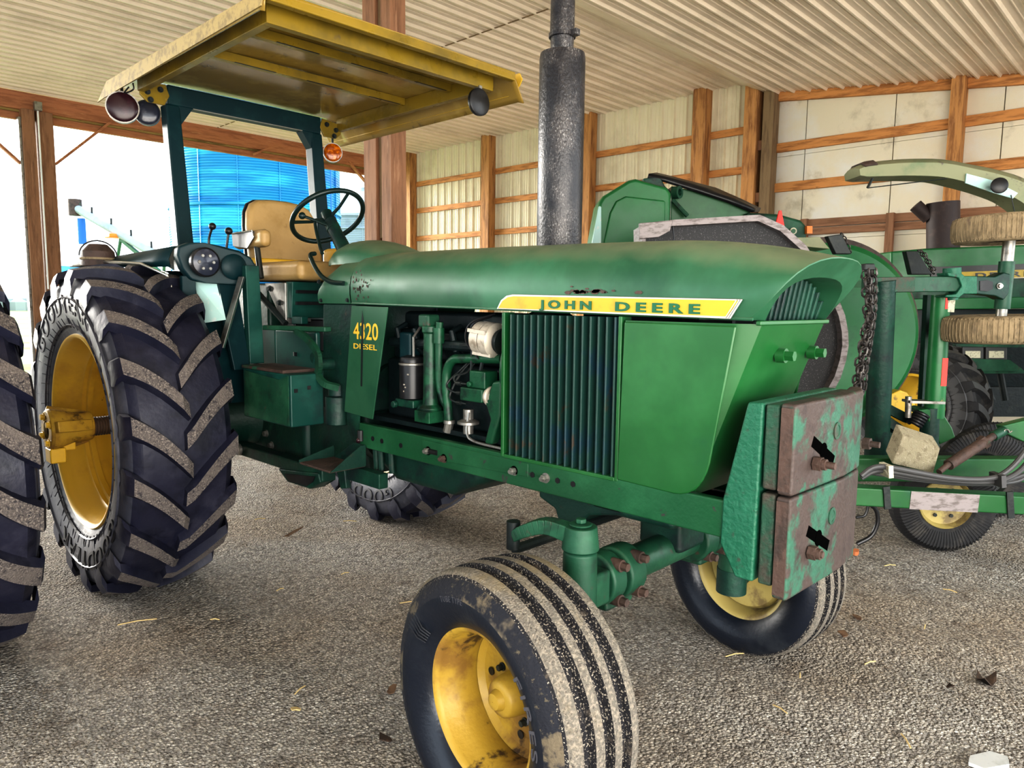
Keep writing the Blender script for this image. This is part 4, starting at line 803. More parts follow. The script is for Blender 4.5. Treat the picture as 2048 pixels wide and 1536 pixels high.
# lamps under the canopy
def round_lamp(c, d, r, lens, m_shell, name):
    c, d = V(c), V(d).normalized(); b = B(); b.cyl(c-d*.07, c-d*.045, r*.55, r*.9, n=28); b.cyl(c-d*.045, c, r, r*1.03, n=28); o = P(name, b, m_shell, ang=40)
    b = B(); b.ball(c+d*.001, r*.95, 28, (1, 1, 1)); ln = P('lamp_lens', b, lens, o, ang=60)
    for v_ in ln.data.vertices: q = v_.co-(c+d*.001); v_.co = c+d*.001+q-d*(q.dot(d)*.80)
    b = B(); b.tube([c-d*.03+V((0, 0, r*.98)), c-d*.03+V((0, 0, r+.05))], .008, 8); P('lamp_stem', b, m_dark, o); return o
dl = V((.35, .93, -.02))
o = round_lamp((.70, -.36, 2.535), dl, .083, m_red, m_steel, 'warning_lamp'); o['label'] = 'dull dark red warning lamp'
o = round_lamp((.555, -.40, 2.54), dl, .068, m_glass, m_black, 'work_lamp'); o['label'] = 'dark clear work lamp beside the red one'
o = round_lamp((-.585, -.28, 2.475), V((.5, .85, 0)), .062, m_amb, m_steel, 'warning_lamp'); o['label'] = 'amber warning lamp'
b = B(); b.tube(spline([(.66, -.30, 2.66), (.66, -.30, 2.625), (.69, -.35, 2.61), (.675, -.32, 2.64)], 4), .004, 6); P('lamp_wire', b, m_black)
b = B(); b.lathe([(1.195, .068), (1.20, .07), (1.215, .07), (1.22, .06), (1.222, .001)], 28, 'y', (0, 0, 0)); o = P('front_work_lamp', b, m_black, ang=50); o.location = (-.53, 0, 2.53); o.rotation_euler = (0, 0, -.0)
b = B(); b.box((-.56, 1.16, 2.56), (-.54, 1.2, 2.62)); P('lamp_bracket', b, m_steel)
# ---- front axle
fa = empty('front_axle', T)
b = B(); b.cyl((-.62, 2.72, .60), (.28, 2.72, .60), .058, n=28); P('axle_tube', b, m_grn2, fa)
b = B(); b.box((-.20, 2.62, .60), (-.02, 2.80, .80)); b.box((-.22, 2.56, .76), (.20, 2.9, .81)); P('pivot_bracket', b, m_dgrn, fa, bev=.02)
b = B(); b.prism([(.2, 2.32, .81), (.2, 2.32, .76), (.2, 2.40, .73), (.2, 2.42, .68), (.2, 2.48, .66), (.2, 2.56, .74), (.2, 2.7, .77), (.2, 2.7, .81)], (-.4, 0, 0)); P('bolster', b, m_dgrn, fa, bev=.01)
for s in (1, -1):
    kx = s*.50
    b = B(); b.cyl((s*.20, 2.725, .60), (s*.29, 2.725, .60), .088, n=28); b.cyl((s*.31, 2.725, .602), (s*.385, 2.725, .604), .086, n=28); b.box((s*.22, 2.66, .50), (s*.37, 2.77, .56)); cl = P('axle_clamp', b, m_grn2, fa, bev=.012)
    b = B(); b.cyl((s*.15, 2.725, .60), (s*.45, 2.725, .605), .05, n=24); P('axle_extension', b, m_rust, fa)
    for z, y in ((.545, 2.80), (.66, 2.80)):
        for x in (.235, .345):
            b = B(); b.cyl((s*x, y-.03, z), (s*x, y+.008, z), .02, n=16); b.cyl((s*x, y+.008, z), (s*x, y+.03, z), .014, n=6); P('clamp_bolt', b, m_rust, cl)
    b = B(); b.cyl((kx, 2.76, .38), (kx, 2.76, .74), .058, .052, n=24); b.box((kx-s*.11, 2.69, .55), (kx, 2.80, .66)); P('knuckle', b, m_grn2, fa, bev=.012)
    b = B(); b.cyl((kx, 2.76, .32), (kx, 2.76, .42), .06, n=24); b.cyl((kx, 2.755, .352), (s*.72, 2.725, .352), .045, .04, n=20); P('spindle', b, m_dgrn, fa)
    b = B(); b.cyl((kx, 2.76, .742), (kx, 2.76, .815), .058, .05, n=24); b.cyl((kx, 2.76, .815), (kx, 2.76, .823), .035, n=16); b.cyl((kx, 2.76, .823), (kx, 2.76, .838), .018, n=6)
    q = [V((kx+s*.01, 2.75, .785)), V((kx+s*.035, 2.66, .80)), V((kx+s*.05, 2.59, .775)), V((kx+s*.055, 2.54, .745))]; q = spline(q, 4)
    for i_, (a_, b_) in enumerate(zip(q, q[1:])): b.bar(a_, b_+(b_-a_)*.2, .055-.0015*i_, .05-.0012*i_)
    P('steering_arm', b, m_grn2, fa, bev=.008)
    b = B(); b.cyl((kx+s*.055, 2.53, .70), (kx+s*.055, 2.53, .79), .022, n=16); P('tie_rod_end', b, m_dark, fa)
b = B(); b.tube([(-.55, 2.53, .695), (.55, 2.53, .695)], .016, 10); P('tie_rod', b, m_dark, fa)
# ---- front weights
wt = empty('front_weight_stack', T)
b = B(); b.prism([(.275, 3.165, 1.215), (.275, 3.212, 1.217), (.275, 3.205, .70), (.275, 3.15, .70), (.275, 3.098, .79), (.275, 3.102, .925)], (-.55, 0, 0)); P('weight_bracket', b, m_wside, wt, bev=.008)
b = B(); b.box((-.1, 3.13, .64), (.1, 3.2, .72)); P('hitch_lug', b, m_rust, wt, bev=.02)
for z0, z1 in ((.70, .965), (.975, 1.215)):
    b = B(); b.box((-.272, 3.217, z0), (.272, 3.258, z1)); P('middle_weight', b, m_wdark, wt, bev=.008)
    top_ = z1 > 1
    b = B(); z0b, z1b = (.968, 1.222) if top_ else (.672, .964)
    pl_ = [(.278, 3.262), (.278, 3.305), (-.08, 3.318), (-.24, 3.305), (-.315, 3.275), (-.315, 3.235), (-.2, 3.262)]
    b.prism([(x, y, z0b) for x, y in pl_], (0, 0, z1b-z0b)); w_ = P('outer_weight', b, m_weight, wt, bev=.009)
    b = B(); b.box((.2795, 3.266, z0b+.012), (.281, 3.300, z1b-.012)); P('weight_end', b, m_rust, w_)
    zc = 1.073 if top_ else .815
    b = B()
    b.bar((.164, 3.3038, zc+.036), (.012, 3.3095, zc-.042), .032, .012, (0, 1, 0))
    b.cyl((.087, 3.30, zc-.002), (.087, 3.3135, zc-.002), .024, n=14); P('keyhole_slot', b, m_pit, w_)
    b = B(); b.lathe([(3.314, .026), (3.318, .026), (3.3185, .017), (3.316, .016)], 24, 'y', (.0, 0, zc+.047)); b.cyl((0, 3.31, zc+.047), (0, 3.3165, zc+.047), .017, n=18); P('lift_hole', b, m_wdark, w_)
    b = B(); c = V((.15, 3.312, zc-.028)); b.cyl(c, c+V((0, .022, 0)), .021, n=6); b.cyl(c+V((0, .022, 0)), c+V((0, .034, 0)), .016, n=18); b.cyl(c+V((0, .034, 0)), c+V((0, .058 if top_ else .04, 0)), .010, n=14); P('weight_bolt', b, m_rust, w_)
    if top_:
        b = B(); c = V((-.285, 3.30, zc-.03)); b.cyl(c, c+V((0, .022, 0)), .02, n=6); b.cyl(c+V((0, .022, 0)), c+V((0, .05, 0)), .010, n=14); P('weight_bolt', b, m_rust, w_)
# ================================================================ NEIGHBOURING MACHINES
def pixr(px, d): return px*d/FPX
def poly3(pts, d): return [at(u, v, d) for u, v in pts]
def panel(b, pts, d, th): b.prism(poly3(pts, d), FWD*th); return b
t = thing('tractor_wheel', 'big dusty lugged tire cut off by the left edge beside the green tractor', 'tire', (1.74, .22, .80))
lug_tire('tire', t, (0, 0, 0), R=.85, w=.238, sgn=-1, N=20, ph=.11, lw=.08)
b = B(); b.lathe([(-.2, .50), (-.19, .47), (-.1, .45), (0, .44), (0, .1), (.03, .1), (.03, .44), (.19, .47), (.2, .50)], 48, 'x'); b.build('rim', m_rim, t)
b = B(); b.cyl((0, 0, 0), (.30, 0, 0), .1, n=20); b.cyl((.30, 0, 0), (.34, 0, 0), .16, n=24); b.build('axle', m_dgrn, t)

# ---- implement with folded gauge wheels
I = thing('folding_implement', 'green folding implement with two muddy gauge wheels lying flat on an upright shaft', 'implement')
def PI_(name, b, m, par=None, **k): return b.build(name, m, par or I, **k)
d1 = 3.8
b = B(); L0, L1 = at(1690, 988, d1), at(2140, 1012, d1); b.bar(L0, L1, .10, pixr(38, d1)); fb = PI_('front_beam', b, m_green, bev=.008)
b = B(); b.bar(at(1810, 995, d1)-FWD*.0515, at(1945, 1002, d1)-FWD*.0515, .004, pixr(37, d1)); PI_('bare_metal_patch', b, m_belt, fb)
for u in (1763, 2006):
    b = B(); b.bar(at(u-1, 968 if u < 1900 else 978, d1)-FWD*.055, at(u+2, 1012 if u < 1900 else 1030, d1)-FWD*.055, .01, pixr(13, d1), tuple(RIGHT)); PI_('beam_strap', b, m_dark, fb)
d2 = 4.1
b = B(); b.bar(at(1660, 936, d2), at(2140, 938, d2), .1, pixr(48, d2)); PI_('rear_beam', b, m_green, bev=.008)
hs = [[(1722, 952), (1745, 936), (1775, 934), (1830, 944), (1900, 956), (1970, 958), (2010, 945), (2048, 905), (2080, 840)],
      [(1722, 956), (1750, 942), (1790, 944), (1860, 956), (1950, 964), (2010, 958), (2055, 925), (2090, 850)],
      [(1728, 950), (1760, 944), (1800, 952), (1880, 962), (1980, 966), (2030, 956), (2065, 935), (2100, 870)],
      [(1735, 945), (1780, 952), (1850, 962), (1930, 968), (2000, 967), (2050, 955), (2110, 900)]]
for k, h in enumerate(hs):
    b = B(); b.tube(spline([at(u, v, d1-.06+.03*k) for u, v in h], 6), pixr(5.5 if k < 2 else 4, d1), 10); PI_('hydraulic_hose', b, m_hose)
for u, v in ((1772, 938), (1995, 957)):
    b = B(); b.bar(at(u, v-10, d1-.05), at(u+1, v+14, d1-.05), .1, .025); PI_('hose_clip', b, m_sticker if u < 1800 else m_hose)
b = B(); b.tube(spline([at(u, v, 3.95) for u, v in ((1735, 1005), (1752, 1020), (1755, 1045), (1742, 1072), (1714, 1088))], 6), .012, 10); b.tube(spline([at(u, v, 4.0) for u, v in ((1738, 1005), (1730, 1030), (1712, 1035))], 5), .008, 8); PI_('power_cable', b, m_black)
d3 = 4.5
b = B(); b.cyl(at(1766, 560, d3), at(1752, 940, 4.7), pixr(24, d3), n=20); PI_('mast_tube', b, m_dgrn)
b = B(); b.box((-.01, -.01, -.01), (.01, .01, .01))
b = B(); b.bar(at(1728, 570, d3), at(1930, 568, d3), pixr(26, d3), pixr(30, d3)); ub = PI_('upper_beam', b, m_grn2, bev=.006)
b = B(); b.bar(at(1745, 570, d3)-FWD*.043, at(1822, 569, d3)-FWD*.043, .004, pixr(28, d3)); PI_('worn_patch', b, m_wdark, ub)
# clamp bracket
b = B(); panel(b, [(1895, 545), (1922, 545), (1930, 552), (1955, 552), (1955, 588), (1928, 588), (1918, 596), (1890, 594), (1893, 590), (1912, 588), (1924, 572), (1918, 556), (1897, 552)], d3-.06, .12); PI_('clamp_bracket', b, m_wside, bev=.006)
b = B(); panel(b, [(1953, 552), (1990, 553), (2008, 545), (2022, 548), (2018, 588), (2008, 600), (1990, 592), (1953, 588)], d3-.05, .1); hc = PI_('hub_casting', b, m_dgrn, bev=.008)
b = B(); panel(b, [(1960, 562), (1975, 560), (1986, 564), (1986, 578), (1975, 583), (1960, 581)], d3-.056, .01); PI_('casting_window', b, m_black, hc)
b = B(); b.bolt(at(1999, 572, d3-.055), -FWD, .014, .014); PI_('casting_bolt', b, m_steel, hc)
b = B(); b.cyl(at(1904, 536, d3-.02), at(1904, 548, d3-.02), .05, n=20); b.cyl(at(1906, 590, d3-.02), at(1906, 600, d3-.02), .03, n=16); PI_('pivot_pin', b, m_wside)
b = B(); b.cyl(at(2014, 523, d3), at(2004, 618, d3), pixr(14, d3), n=20); PI_('hub_sleeve', b, m_grn2)
b = B(); b.cyl(at(2019, 478, d3), at(2014, 525, d3), pixr(11, d3), n=16); PI_('wheel_shaft', b, m_steel); b = B(); b.cyl(at(2004, 617, d3), at(2001, 645, d3), pixr(10, d3), n=16); PI_('wheel_shaft', b, m_steel)
def flat_tire(u, v0, v1, rpx, lab):
    c = (at(u, v0, d3)+at(u, v1, d3))/2; ax = (at(u+3, v0, d3)-at(u, v1, d3)).normalized(); h = pixr(v1-v0, d3)*.5*.93; R_ = pixr(rpx, d3)
    w = empty('gauge_wheel', I, c, ax.to_track_quat('Z', 'Y').to_euler()); b = B()
    prof = [(-h*.8, R_*.5), (-h*.95, R_*.62), (-h, R_*.8), (-h*.93, R_*.93), (-h*.7, R_*.985), (0, R_), (h*.7, R_*.985), (h*.93, R_*.93), (h, R_*.8), (h*.95, R_*.62), (h*.8, R_*.5)]
    b.lathe(prof, 64, 'z')
    for k in range(80):
        a = 2*pi*k/80
        q = []
        for zz, rr_ in ((-h*.85, .965), (-h*.4, .998), (h*.4, .998), (h*.85, .965)):
            for da, dr in ((-.006, -.002), (0, .004), (.006, -.002)): q.append((R_*rr_*cos(a+da)+dr*cos(a), R_*rr_*sin(a+da)+dr*sin(a), zz))
        b.add(q, [(0, 1, 4, 3), (1, 2, 5, 4), (3, 4, 7, 6), (4, 5, 8, 7), (6, 7, 10, 9), (7, 8, 11, 10)])
    o = b.build('tire', m_tan, w, ang=50); o['label'] = lab
    b = B(); b.lathe([(-h*.7, R_*.51), (-h*.3, R_*.42), (0, R_*.1), (h*.3, R_*.42), (h*.7, R_*.51)], 32, 'z'); b.build('rim', m_rim, w)
    return w
flat_tire(2018, 430, 487, 98, 'upper muddy smooth tire lying flat'); flat_tire(2002, 628, 686, 107, 'lower muddy smooth tire lying flat')
d4 = 4.65
b = B(); b.cyl(at(1882, 590, d4), at(1868, 835, d4), pixr(17, d4), pixr(19, d4), n=24); ut = PI_('upright_tube', b, m_bgr)
b = B(); b.bar(at(1893, 595, d4)-FWD*.05, at(1890, 624, d4)-FWD*.05, .004, pixr(17, d4), tuple(RIGHT)); PI_('warning_decal', b, m_sticker, ut)
b = B(); b.bar(at(1884, 592, d4)-FWD*.055, at(1882, 618, d4)-FWD*.055, .004, pixr(5, d4), tuple(RIGHT)); PI_('decal_stripe', b, m_redt, ut)
b = B(); b.bar(at(1880, 715, d4)-FWD*.058, at(1876, 770, d4)-FWD*.060, .004, pixr(11, d4), tuple(RIGHT)); PI_('reflective_tape', b, m_redt, ut)
b = B(); b.bar(at(1855, 590, 4.9), at(1842, 840, 4.9), pixr(16, 4.9), .03, tuple(RIGHT)); PI_('upright_bar', b, m_dgrn)
b = B(); b.bar(at(1812, 802, d4-.02), at(1882, 804, d4-.02), .1, pixr(5, d4)); b.cyl(at(1817, 793, d4-.03), at(1816, 835, d4-.03), pixr(6, d4), n=14); PI_('locking_pin', b, m_steel)
b = B(); panel(b, [(1836, 820), (1855, 817), (1888, 828), (1905, 855), (1912, 875), (1880, 890), (1860, 850), (1852, 832)], d4-.05, .16); PI_('pivot_plate', b, m_green, bev=.01)
b = B(); b.cyl(at(1862, 815, d4), at(1858, 900, d4), .06, n=16); PI_('pivot_stub', b, m_dgrn)
b = B(); c0, c1 = at(1845, 826, d4-.03), at(1828, 850, d4-.03); dd = c1-c0; u_ = dd.orthogonal().normalized(); v_ = dd.normalized().cross(u_)
b.tube([c0+dd*(i/60)+(u_*cos(i*.52)+v_*sin(i*.52))*.04 for i in range(61)], .011, 8); PI_('coil_spring', b, m_black)
for (u0, v0, u1, v1) in ((1768, 838, 1815, 870), (1760, 862, 1795, 885), (1765, 812, 1815, 838)):
    b = B(); b.bar(at(u0, v0, 4.75), at(u1, v1, 4.75), .05, .06); PI_('link_arm', b, m_dgrn, bev=.004)
b = B(); panel(b, [(1762, 820), (1815, 860), (1800, 912), (1755, 912)], 4.85, .05); PI_('side_plate', b, m_dgrn)
# turnbuckle
b = B(); b.cyl(at(1878, 944, 3.85), at(1905, 922, 3.9), .016, n=12); b.cyl(at(1897, 930, 3.89), at(1968, 884, 4.0), .030, n=16); b.cyl(at(1962, 888, 4.0), at(1972, 881, 4.0), .038, n=6); b.cyl(at(1968, 884, 4.0), at(1990, 870, 4.03), .020, n=12); tb = PI_('turnbuckle', b, m_rust)
b = B(); b.cyl(at(1986, 873, 4.03), at(2008, 861, 4.06), .027, n=14); PI_('turnbuckle_end', b, m_grn2, tb)
b = B(); panel(b, [(2004, 852), (2060, 838), (2120, 838), (2120, 900), (2048, 884), (2010, 866)], 4.06, .06); PI_('hitch_plate', b, m_green, bev=.006)
b = B(); q = [at(u, v, 4.03) for u, v in ((2008, 866), (2010, 860), (2016, 860), (2019, 865), (2024, 862))]; b.tube(spline(q, 4), .004, 6); PI_('hair_pin', b, m_steel)
# ribbed press wheels + ground wheel (axis towards the viewer, slightly turned)
def ribbed_wheel(name, c, R_, w_, face, rimm, par=None):
    e = empty(name, par or I, c, V(face).to_track_quat('Z', 'Y').to_euler()); b = B(); h = w_/2
    b.lathe([(h*.8, R_*.50), (h*.95, R_*.56), (h, R_*.75), (h*.95, R_*.88), (h*.6, R_*.97), (0, R_), (-h*.6, R_*.97), (-h*.95, R_*.88), (-h, R_*.75), (-h*.8, R_*.5)], 72, 'z')
    for k in range(84):
        a = 2*pi*k/84; q = []
        for rr_, zz in ((.55, .97), (.75, 1.04), (.88, .99), (.97, .64), (1.0, 0)):
            for da in (-.012, .012): q.append(((rr_*R_+.004)*cos(a+da), (rr_*R_+.004)*sin(a+da), h*zz+.004))
        b.add(q, [(2*i, 2*i+1, 2*i+3, 2*i+2) for i in range(4)])
    b.build('tire', m_ltire, e, ang=30)
    b = B(); b.lathe([(h*.75, R_*.52), (h*.9, R_*.50), (h*.7, R_*.47), (h*.45, R_*.44), (h*.4, R_*.15), (h*.4, .001)], 40, 'z'); r_ = b.build('rim', rimm, e, ang=40)
    b = B(); b.lathe([(h*.4, R_*.16), (h*.75, R_*.15), (h*.9, R_*.11), (h*.95, .001)], 24, 'z'); b.build('hub', m_dark, e, ang=40)
    for k in range(6):
        a = k*pi/3; b = B(); b.cyl((R_*.3*cos(a), R_*.3*sin(a), h*.4), (R_*.3*cos(a), R_*.3*sin(a), h*.52), .012, n=6); b.build('lug_nut', m_dark, r_)
    return e
face = (-FWD+RIGHT*-.15).normalized()
gw = at(1882, 1010, 4.42); gw.z = .285
ribbed_wheel('ground_wheel', gw, .31, .17, face, m_rimp)
ribbed_wheel('press_wheel', at(1962, 950, 5.0), pixr(94, 5.0), .10, face, m_dark); ribbed_wheel('press_wheel', at(1985, 945, 5.25), pixr(104, 5.25), .10, face, m_dark)
b = B(); b.cyl(gw, gw+FWD*.2, .03, n=12); b.bar(gw+FWD*.14, V((gw.x, gw.y, .5))+FWD*.14, .05, .05, (1, 0, 0)); PI_('wheel_arm', b, m_dgrn)
b = B(); b.bar(at(1962, 950, 5.0)-FWD*-.06, at(2100, 945, 5.1), .05, .05); PI_('press_wheel_axle', b, m_dgrn)
# concrete block leaning on the beam
c = (at(1840, 896, 3.92)); blk = B(); xx = (at(1887, 868, 3.92)-at(1817, 845, 3.92)).normalized(); up_ = (at(1817, 845, 3.92)-at(1783, 928, 3.92)); hh = up_.length; up_.normalize(); dp = xx.cross(up_).normalized()
if dp.dot(FWD) < 0: dp = -dp
w_ = .235
tl, tr_, bl_, br_ = at(1806, 872, 3.92), at(1881, 897, 3.92), at(1784, 928, 3.92), at(1867, 947, 3.92)
dep_ = (FWD*.8+UP*.55).normalized()*.10
blk.hexa([bl_, br_, br_+dep_, bl_+dep_, tl, tr_, tr_+dep_, tl+dep_]); o = blk.build('concrete_block', m_conc, bev=.006); tag(o, 'chipped grey concrete block tilted on the green beam behind the hoses', 'concrete block')
# chains (linked rings)
def chain(b, path, r=.013, wr=.0042, step=.030, tw=0.):
    pts = spline(path, 12); L_ = 0; out = [pts[0]]; acc = 0
    for a_, c_ in zip(pts, pts[1:]):
        seg = (c_-a_).length
        while acc+seg >= step: f_ = (step-acc)/seg; a_ = a_.lerp(c_, f_); out.append(a_); seg = (c_-a_).length; acc = 0
        acc += seg
    for i, (a_, c_) in enumerate(zip(out, out[1:])):
        d = (c_-a_).normalized(); u = d.orthogonal().normalized(); v = d.cross(u); an = tw+(pi/2 if i % 2 else 0); s_ = u*cos(an)+v*sin(an); m_ = (a_+c_)/2; hl = step*.72
        q = []
        for j in range(12):
            g = 2*pi*j/12; q.append(m_+d*(hl*.5*cos(g)+(hl*.22 if cos(g) > 0 else -hl*.22))+s_*r*sin(g))
        b.tube(q, wr, 6, True)
m_chain = M('dark_chain_steel', (.055, .05, .048), [((.16, .15, .14), 30, .5, .65)], .45, metal=.5)
def chain_thing(label, paths, d, hook=None, **k):
    paths = [[(u*1.0, v) for u, v in p_] for p_ in paths]
    t = thing('steel_chain', label, 'chain'); b = B()
    for i, pth in enumerate(paths): chain(b, [at(u, v, d+.03*(i % 3)) for u, v in pth], tw=i*.7, **k)
    o = b.build('chain_links', m_chain, t, ang=60); o['kind'] = 'stuff'
    if hook: b = B(); panel(b, hook, d-.02, .06); b.build('chain_hanger', m_dark, t, bev=.006)
chain_thing('long bundle of dark chain hanging down past the nose of the tractor', [[(1734, 535), (1737, 590), (1742, 640), (1730, 690), (1719, 740), (1712, 800)], [(1744, 532), (1745, 590), (1734, 640), (1724, 690), (1726, 730), (1716, 800)], [(1739, 530), (1741, 600), (1738, 660), (1733, 700), (1722, 760), (1722, 800)], [(1730, 540), (1732, 600), (1735, 650), (1722, 700), (1714, 750), (1709, 800)], [(1748, 536), (1748, 580), (1747, 625), (1738, 690), (1731, 730), (1726, 790)]], 4.28, [(1731, 527), (1750, 527), (1752, 540), (1729, 540)], r=.020, wr=.007, step=.052)
chain_thing('short chain draped over a dark bracket above the tractor nose', [[(1682, 466), (1690, 480), (1697, 495), (1705, 512)], [(1680, 470), (1686, 482), (1692, 496), (1698, 506)]], 5.0, [(1655, 472), (1684, 468), (1704, 508), (1672, 508)])
chain_thing('short chain draped over a rusty plate in front of the other tractor hood', [[(1836, 500), (1848, 512), (1858, 530), (1868, 548)], [(1842, 500), (1853, 514), (1862, 531), (1874, 546)]], 5.2, [(1812, 502), (1836, 502), (1865, 549), (1823, 549)])
# ---- round side shield machine
t = thing('round_baler', 'round green side shield with brown rim, standing right behind the nose of the tractor', 'baler')
cb = at(1655, 672, 5.75); rB = pixr(184, 5.75); fc = (-FWD*1.0).normalized(); e = empty('baler_side', t, cb, fc.to_track_quat('Z', 'Y').to_euler())
b = B(); b.lathe([(-.12, rB*.2), (-.12, rB), (-.02, rB), (.02, rB*.94), (.02, .001)], 72, 'z'); b.build('drum_shield', m_bgr, e, ang=30)
b = B(); b.lathe([(-.5, rB*1.0), (-.5, rB*1.07), (-.10, rB*1.07), (-.10, rB*1.0)], 72, 'z'); b.build('rim_band', m_rust, e, ang=30)
b = B(); b.lathe([(-.7, .01), (-.7, rB*.98), (-.13, rB*.98)], 48, 'z'); b.build('drum_shell', m_dgrn, e, ang=30)
b = B(); b.bar((cb.x, cb.y, .5), (cb.x, cb.y, 0), .2, .3); b.build('baler_stand', m_dgrn, t)
b = B(); panel(b, [(1525, 476), (1640, 474), (1660, 498), (1530, 486)], 5.5, .25); b.build('top_panel', m_spout, t, bev=.004)
b = B(); b.bar(at(1690, 568, 5.5), at(1725, 568, 5.5), .05, .05); b.build('roller_arm', m_green, t)
b = B(); panel(b, [(1768, 795), (1800, 780), (1815, 785), (1835, 815), (1835, 830), (1768, 830)], 5.5, .1); b.build('gear_guard', m_yel, t, bev=.01)
# ---- dark round hopper with pale band
t = thing('round_hopper', 'dark speckled round hopper with a pale metal band, rising behind the hood', 'hopper')
hp_ = [(1282, 500), (1281, 452), (1300, 446), (1345, 441), (1515, 431), (1562, 452), (1607, 492), (1650, 560), (1672, 600), (1684, 630), (1690, 662), (1691, 690), (1686, 720), (1675, 755), (1656, 790), (1630, 820), (1600, 850)]
d5 = 5.2; pts = [at(u, v, d5) for u, v in hp_]; ctr = at(1440, 680, d5); rows = []
for p in pts:
    inw = (ctr-p).normalized()*.045; rows.append([p-FWD*.05, p-FWD*.05+inw, p+FWD*.3+inw, p+FWD*.3])
b = B(); b.grid(rows, True); b.build('hopper_band', m_belt, t, ang=25)
b = B(); b.prism([at(u, v, d5+.03) for u, v in hp_] + [at(1300, 850, d5+.03)], FWD*.25); b.build('hopper_shell', m_spk, t)
b = B(); panel(b, [(1279, 446), (1346, 441), (1340, 462), (1318, 474), (1279, 478)], d5-.08, .04); b.build('band_end', m_belt, t, bev=.004)
b = B(); b.tube([at(1345, 452, d5-.05), at(1348, 475, d5-.05), at(1344, 490, d5-.05)], .006, 6); b.build('band_wire', m_black, t)
for p_ in ((1400, 850), (1600, 850)): b = B(); q = at(*p_, d5+.15); b.cyl((q.x, q.y, 0), q, .05, n=12); b.build('hopper_leg', m_dgrn, t)
# ---- combine-like machine with moulded end shield and black sloping cover
t = thing('hay_machine', 'bright green machine with moulded end shield and black sloping cover, behind the hood', 'hay machine')
d6 = 6.3
sh = [(1183, 700), (1183, 487), (1198, 405), (1206, 392), (1258, 360), (1272, 357), (1334, 374), (1343, 386), (1341, 440), (1334, 700)]
b = B(); panel(b, sh, d6, .45); s_ = b.build('end_shield', m_bgr, t, bev=.03)
b = B(); panel(b, [(1206, 700), (1207, 487), (1220, 425), (1232, 402), (1252, 392), (1331, 401), (1329, 700)], d6-.02, .05); b.build('shield_panel', m_bgr, s_, bev=.015)
b = B(); panel(b, [(1184, 600), (1184, 487), (1197, 412), (1203, 412), (1203, 490), (1203, 600)], d6-.012, .02); b.build('shield_edge', m_lblu, s_, bev=.01)
b = B(); panel(b, [(1343, 372), (1420, 388), (1500, 420), (1508, 445), (1500, 600), (1338, 600)], d6+.35, .5); b.build('conveyor_side', m_green, t, bev=.01)
b = B(); panel(b, [(1493, 424), (1560, 428), (1603, 440), (1615, 452), (1615, 600), (1493, 600)], d6+.25, .7); r_ = b.build('rear_body', m_grn2, t, bev=.03)
rows = [[at(u, v, d6+.30), at(u2, v2, d6+1.0)] for u, v, u2, v2 in ((1296, 352, 1312, 349), (1330, 360, 1345, 357), (1400, 382, 1430, 379), (1460, 402, 1480, 401), (1505, 421, 1520, 420))]
b = B(); b.grid(rows); b.build('sloping_cover', m_black, t, solid=.04)
b = B(); b.prism([at(1286, 357, d6+.3), at(1320, 352, d6+.3), at(1330, 372, d6+.3), at(1345, 385, d6+.3), at(1300, 385, d6+.3)], FWD*.3); b.build('pivot_bracket', m_dgrn, t, bev=.01)
b = B(); q = at(1354, 385, d6+.28); b.lathe([(-.03, .03), (-.03, .055), (.03, .055), (.03, .03), (-.03, .03)], 20, 'y', q); b.tube([at(1345, 400, d6+.28), at(1375, 432, d6+.28)], .02, 8); b.build('lift_cylinder', m_grn2, t)
b = B(); panel(b, [(1551, 452), (1559, 421), (1563, 421), (1569, 452)], d6-.1, .02); b.build('slow_vehicle_sign', m_redt, t)
b = B(); panel(b, [(1614, 452), (1625, 452), (1625, 467), (1614, 467)], d6+.2, .05); b.build('side_marker', m_oran, t)
q = at(1587, 462, d6+.23); b = B(); b.cyl(q, q+FWD*.01, pixr(7, d6), n=24); rb = b.build('round_sticker', m_sticker, t)
b = B(); q = at(1587, 462, d6+.225); b.cyl(q, q+FWD*.01, pixr(4.5, d6), n=16); b.build('sticker_mark', m_green, rb)
for u in (1220, 1420, 1580):
    b = B(); q = at(u, 600, d6+.4); b.box((q.x-.06, q.y-.06, 0), (q.x+.06, q.y+.06, q.z)); b.build('machine_leg', m_dgrn, t)
# ---- second tractor
t = thing('farm_tractor', 'second green tractor at the right edge, dark muffler standing on its long flat hood', 'tractor')
d7 = 7.3
def hd(u, v, dz=0): return at(u, v, d7+(1920-u)*.0012+dz)
b = B(); b.prism([hd(1782, 503), hd(1850, 497), hd(2160, 485), hd(2160, 545), hd(1782, 562)], FWD*.55); h2 = b.build('hood', m_bgr, t, bev=.02)
b = B(); b.prism([hd(1862, 534, -.02), hd(2160, 524, -.02), hd(2160, 545, -.02), hd(1862, 554, -.02)], FWD*.04); st2 = b.build('hood_stripe', m_black, h2)
b = B(); b.prism([hd(1920, 544, -.03), hd(2160, 535, -.03), hd(2160, 550, -.03), hd(1920, 559, -.03)], FWD*.02); b.build('stripe_band', m_plate, st2)
A0, A1, A2 = hd(1951, 556, -.034), hd(2062, 552, -.034), hd(1951, 546, -.034)
letters('stripe_lettering', 'DEERE', lambda u, v, d: A0+(A1-A0)*u+(A2-A0)*v-FWD*d, m_black, st2, .002, .02, 1.3)
b = B(); b.prism([hd(1800, 563, .05), hd(2160, 553, .05), hd(2160, 600, .05), hd(1800, 600, .05)], FWD*.45); b.build('side_shield', m_grn2, t)
b = B(); b.prism([hd(1790, 598, .03), hd(2160, 592, .03), hd(2160, 616, .03), hd(1790, 620, .03)], FWD*.5); b.build('lower_shield', m_bgr, t, bev=.01)
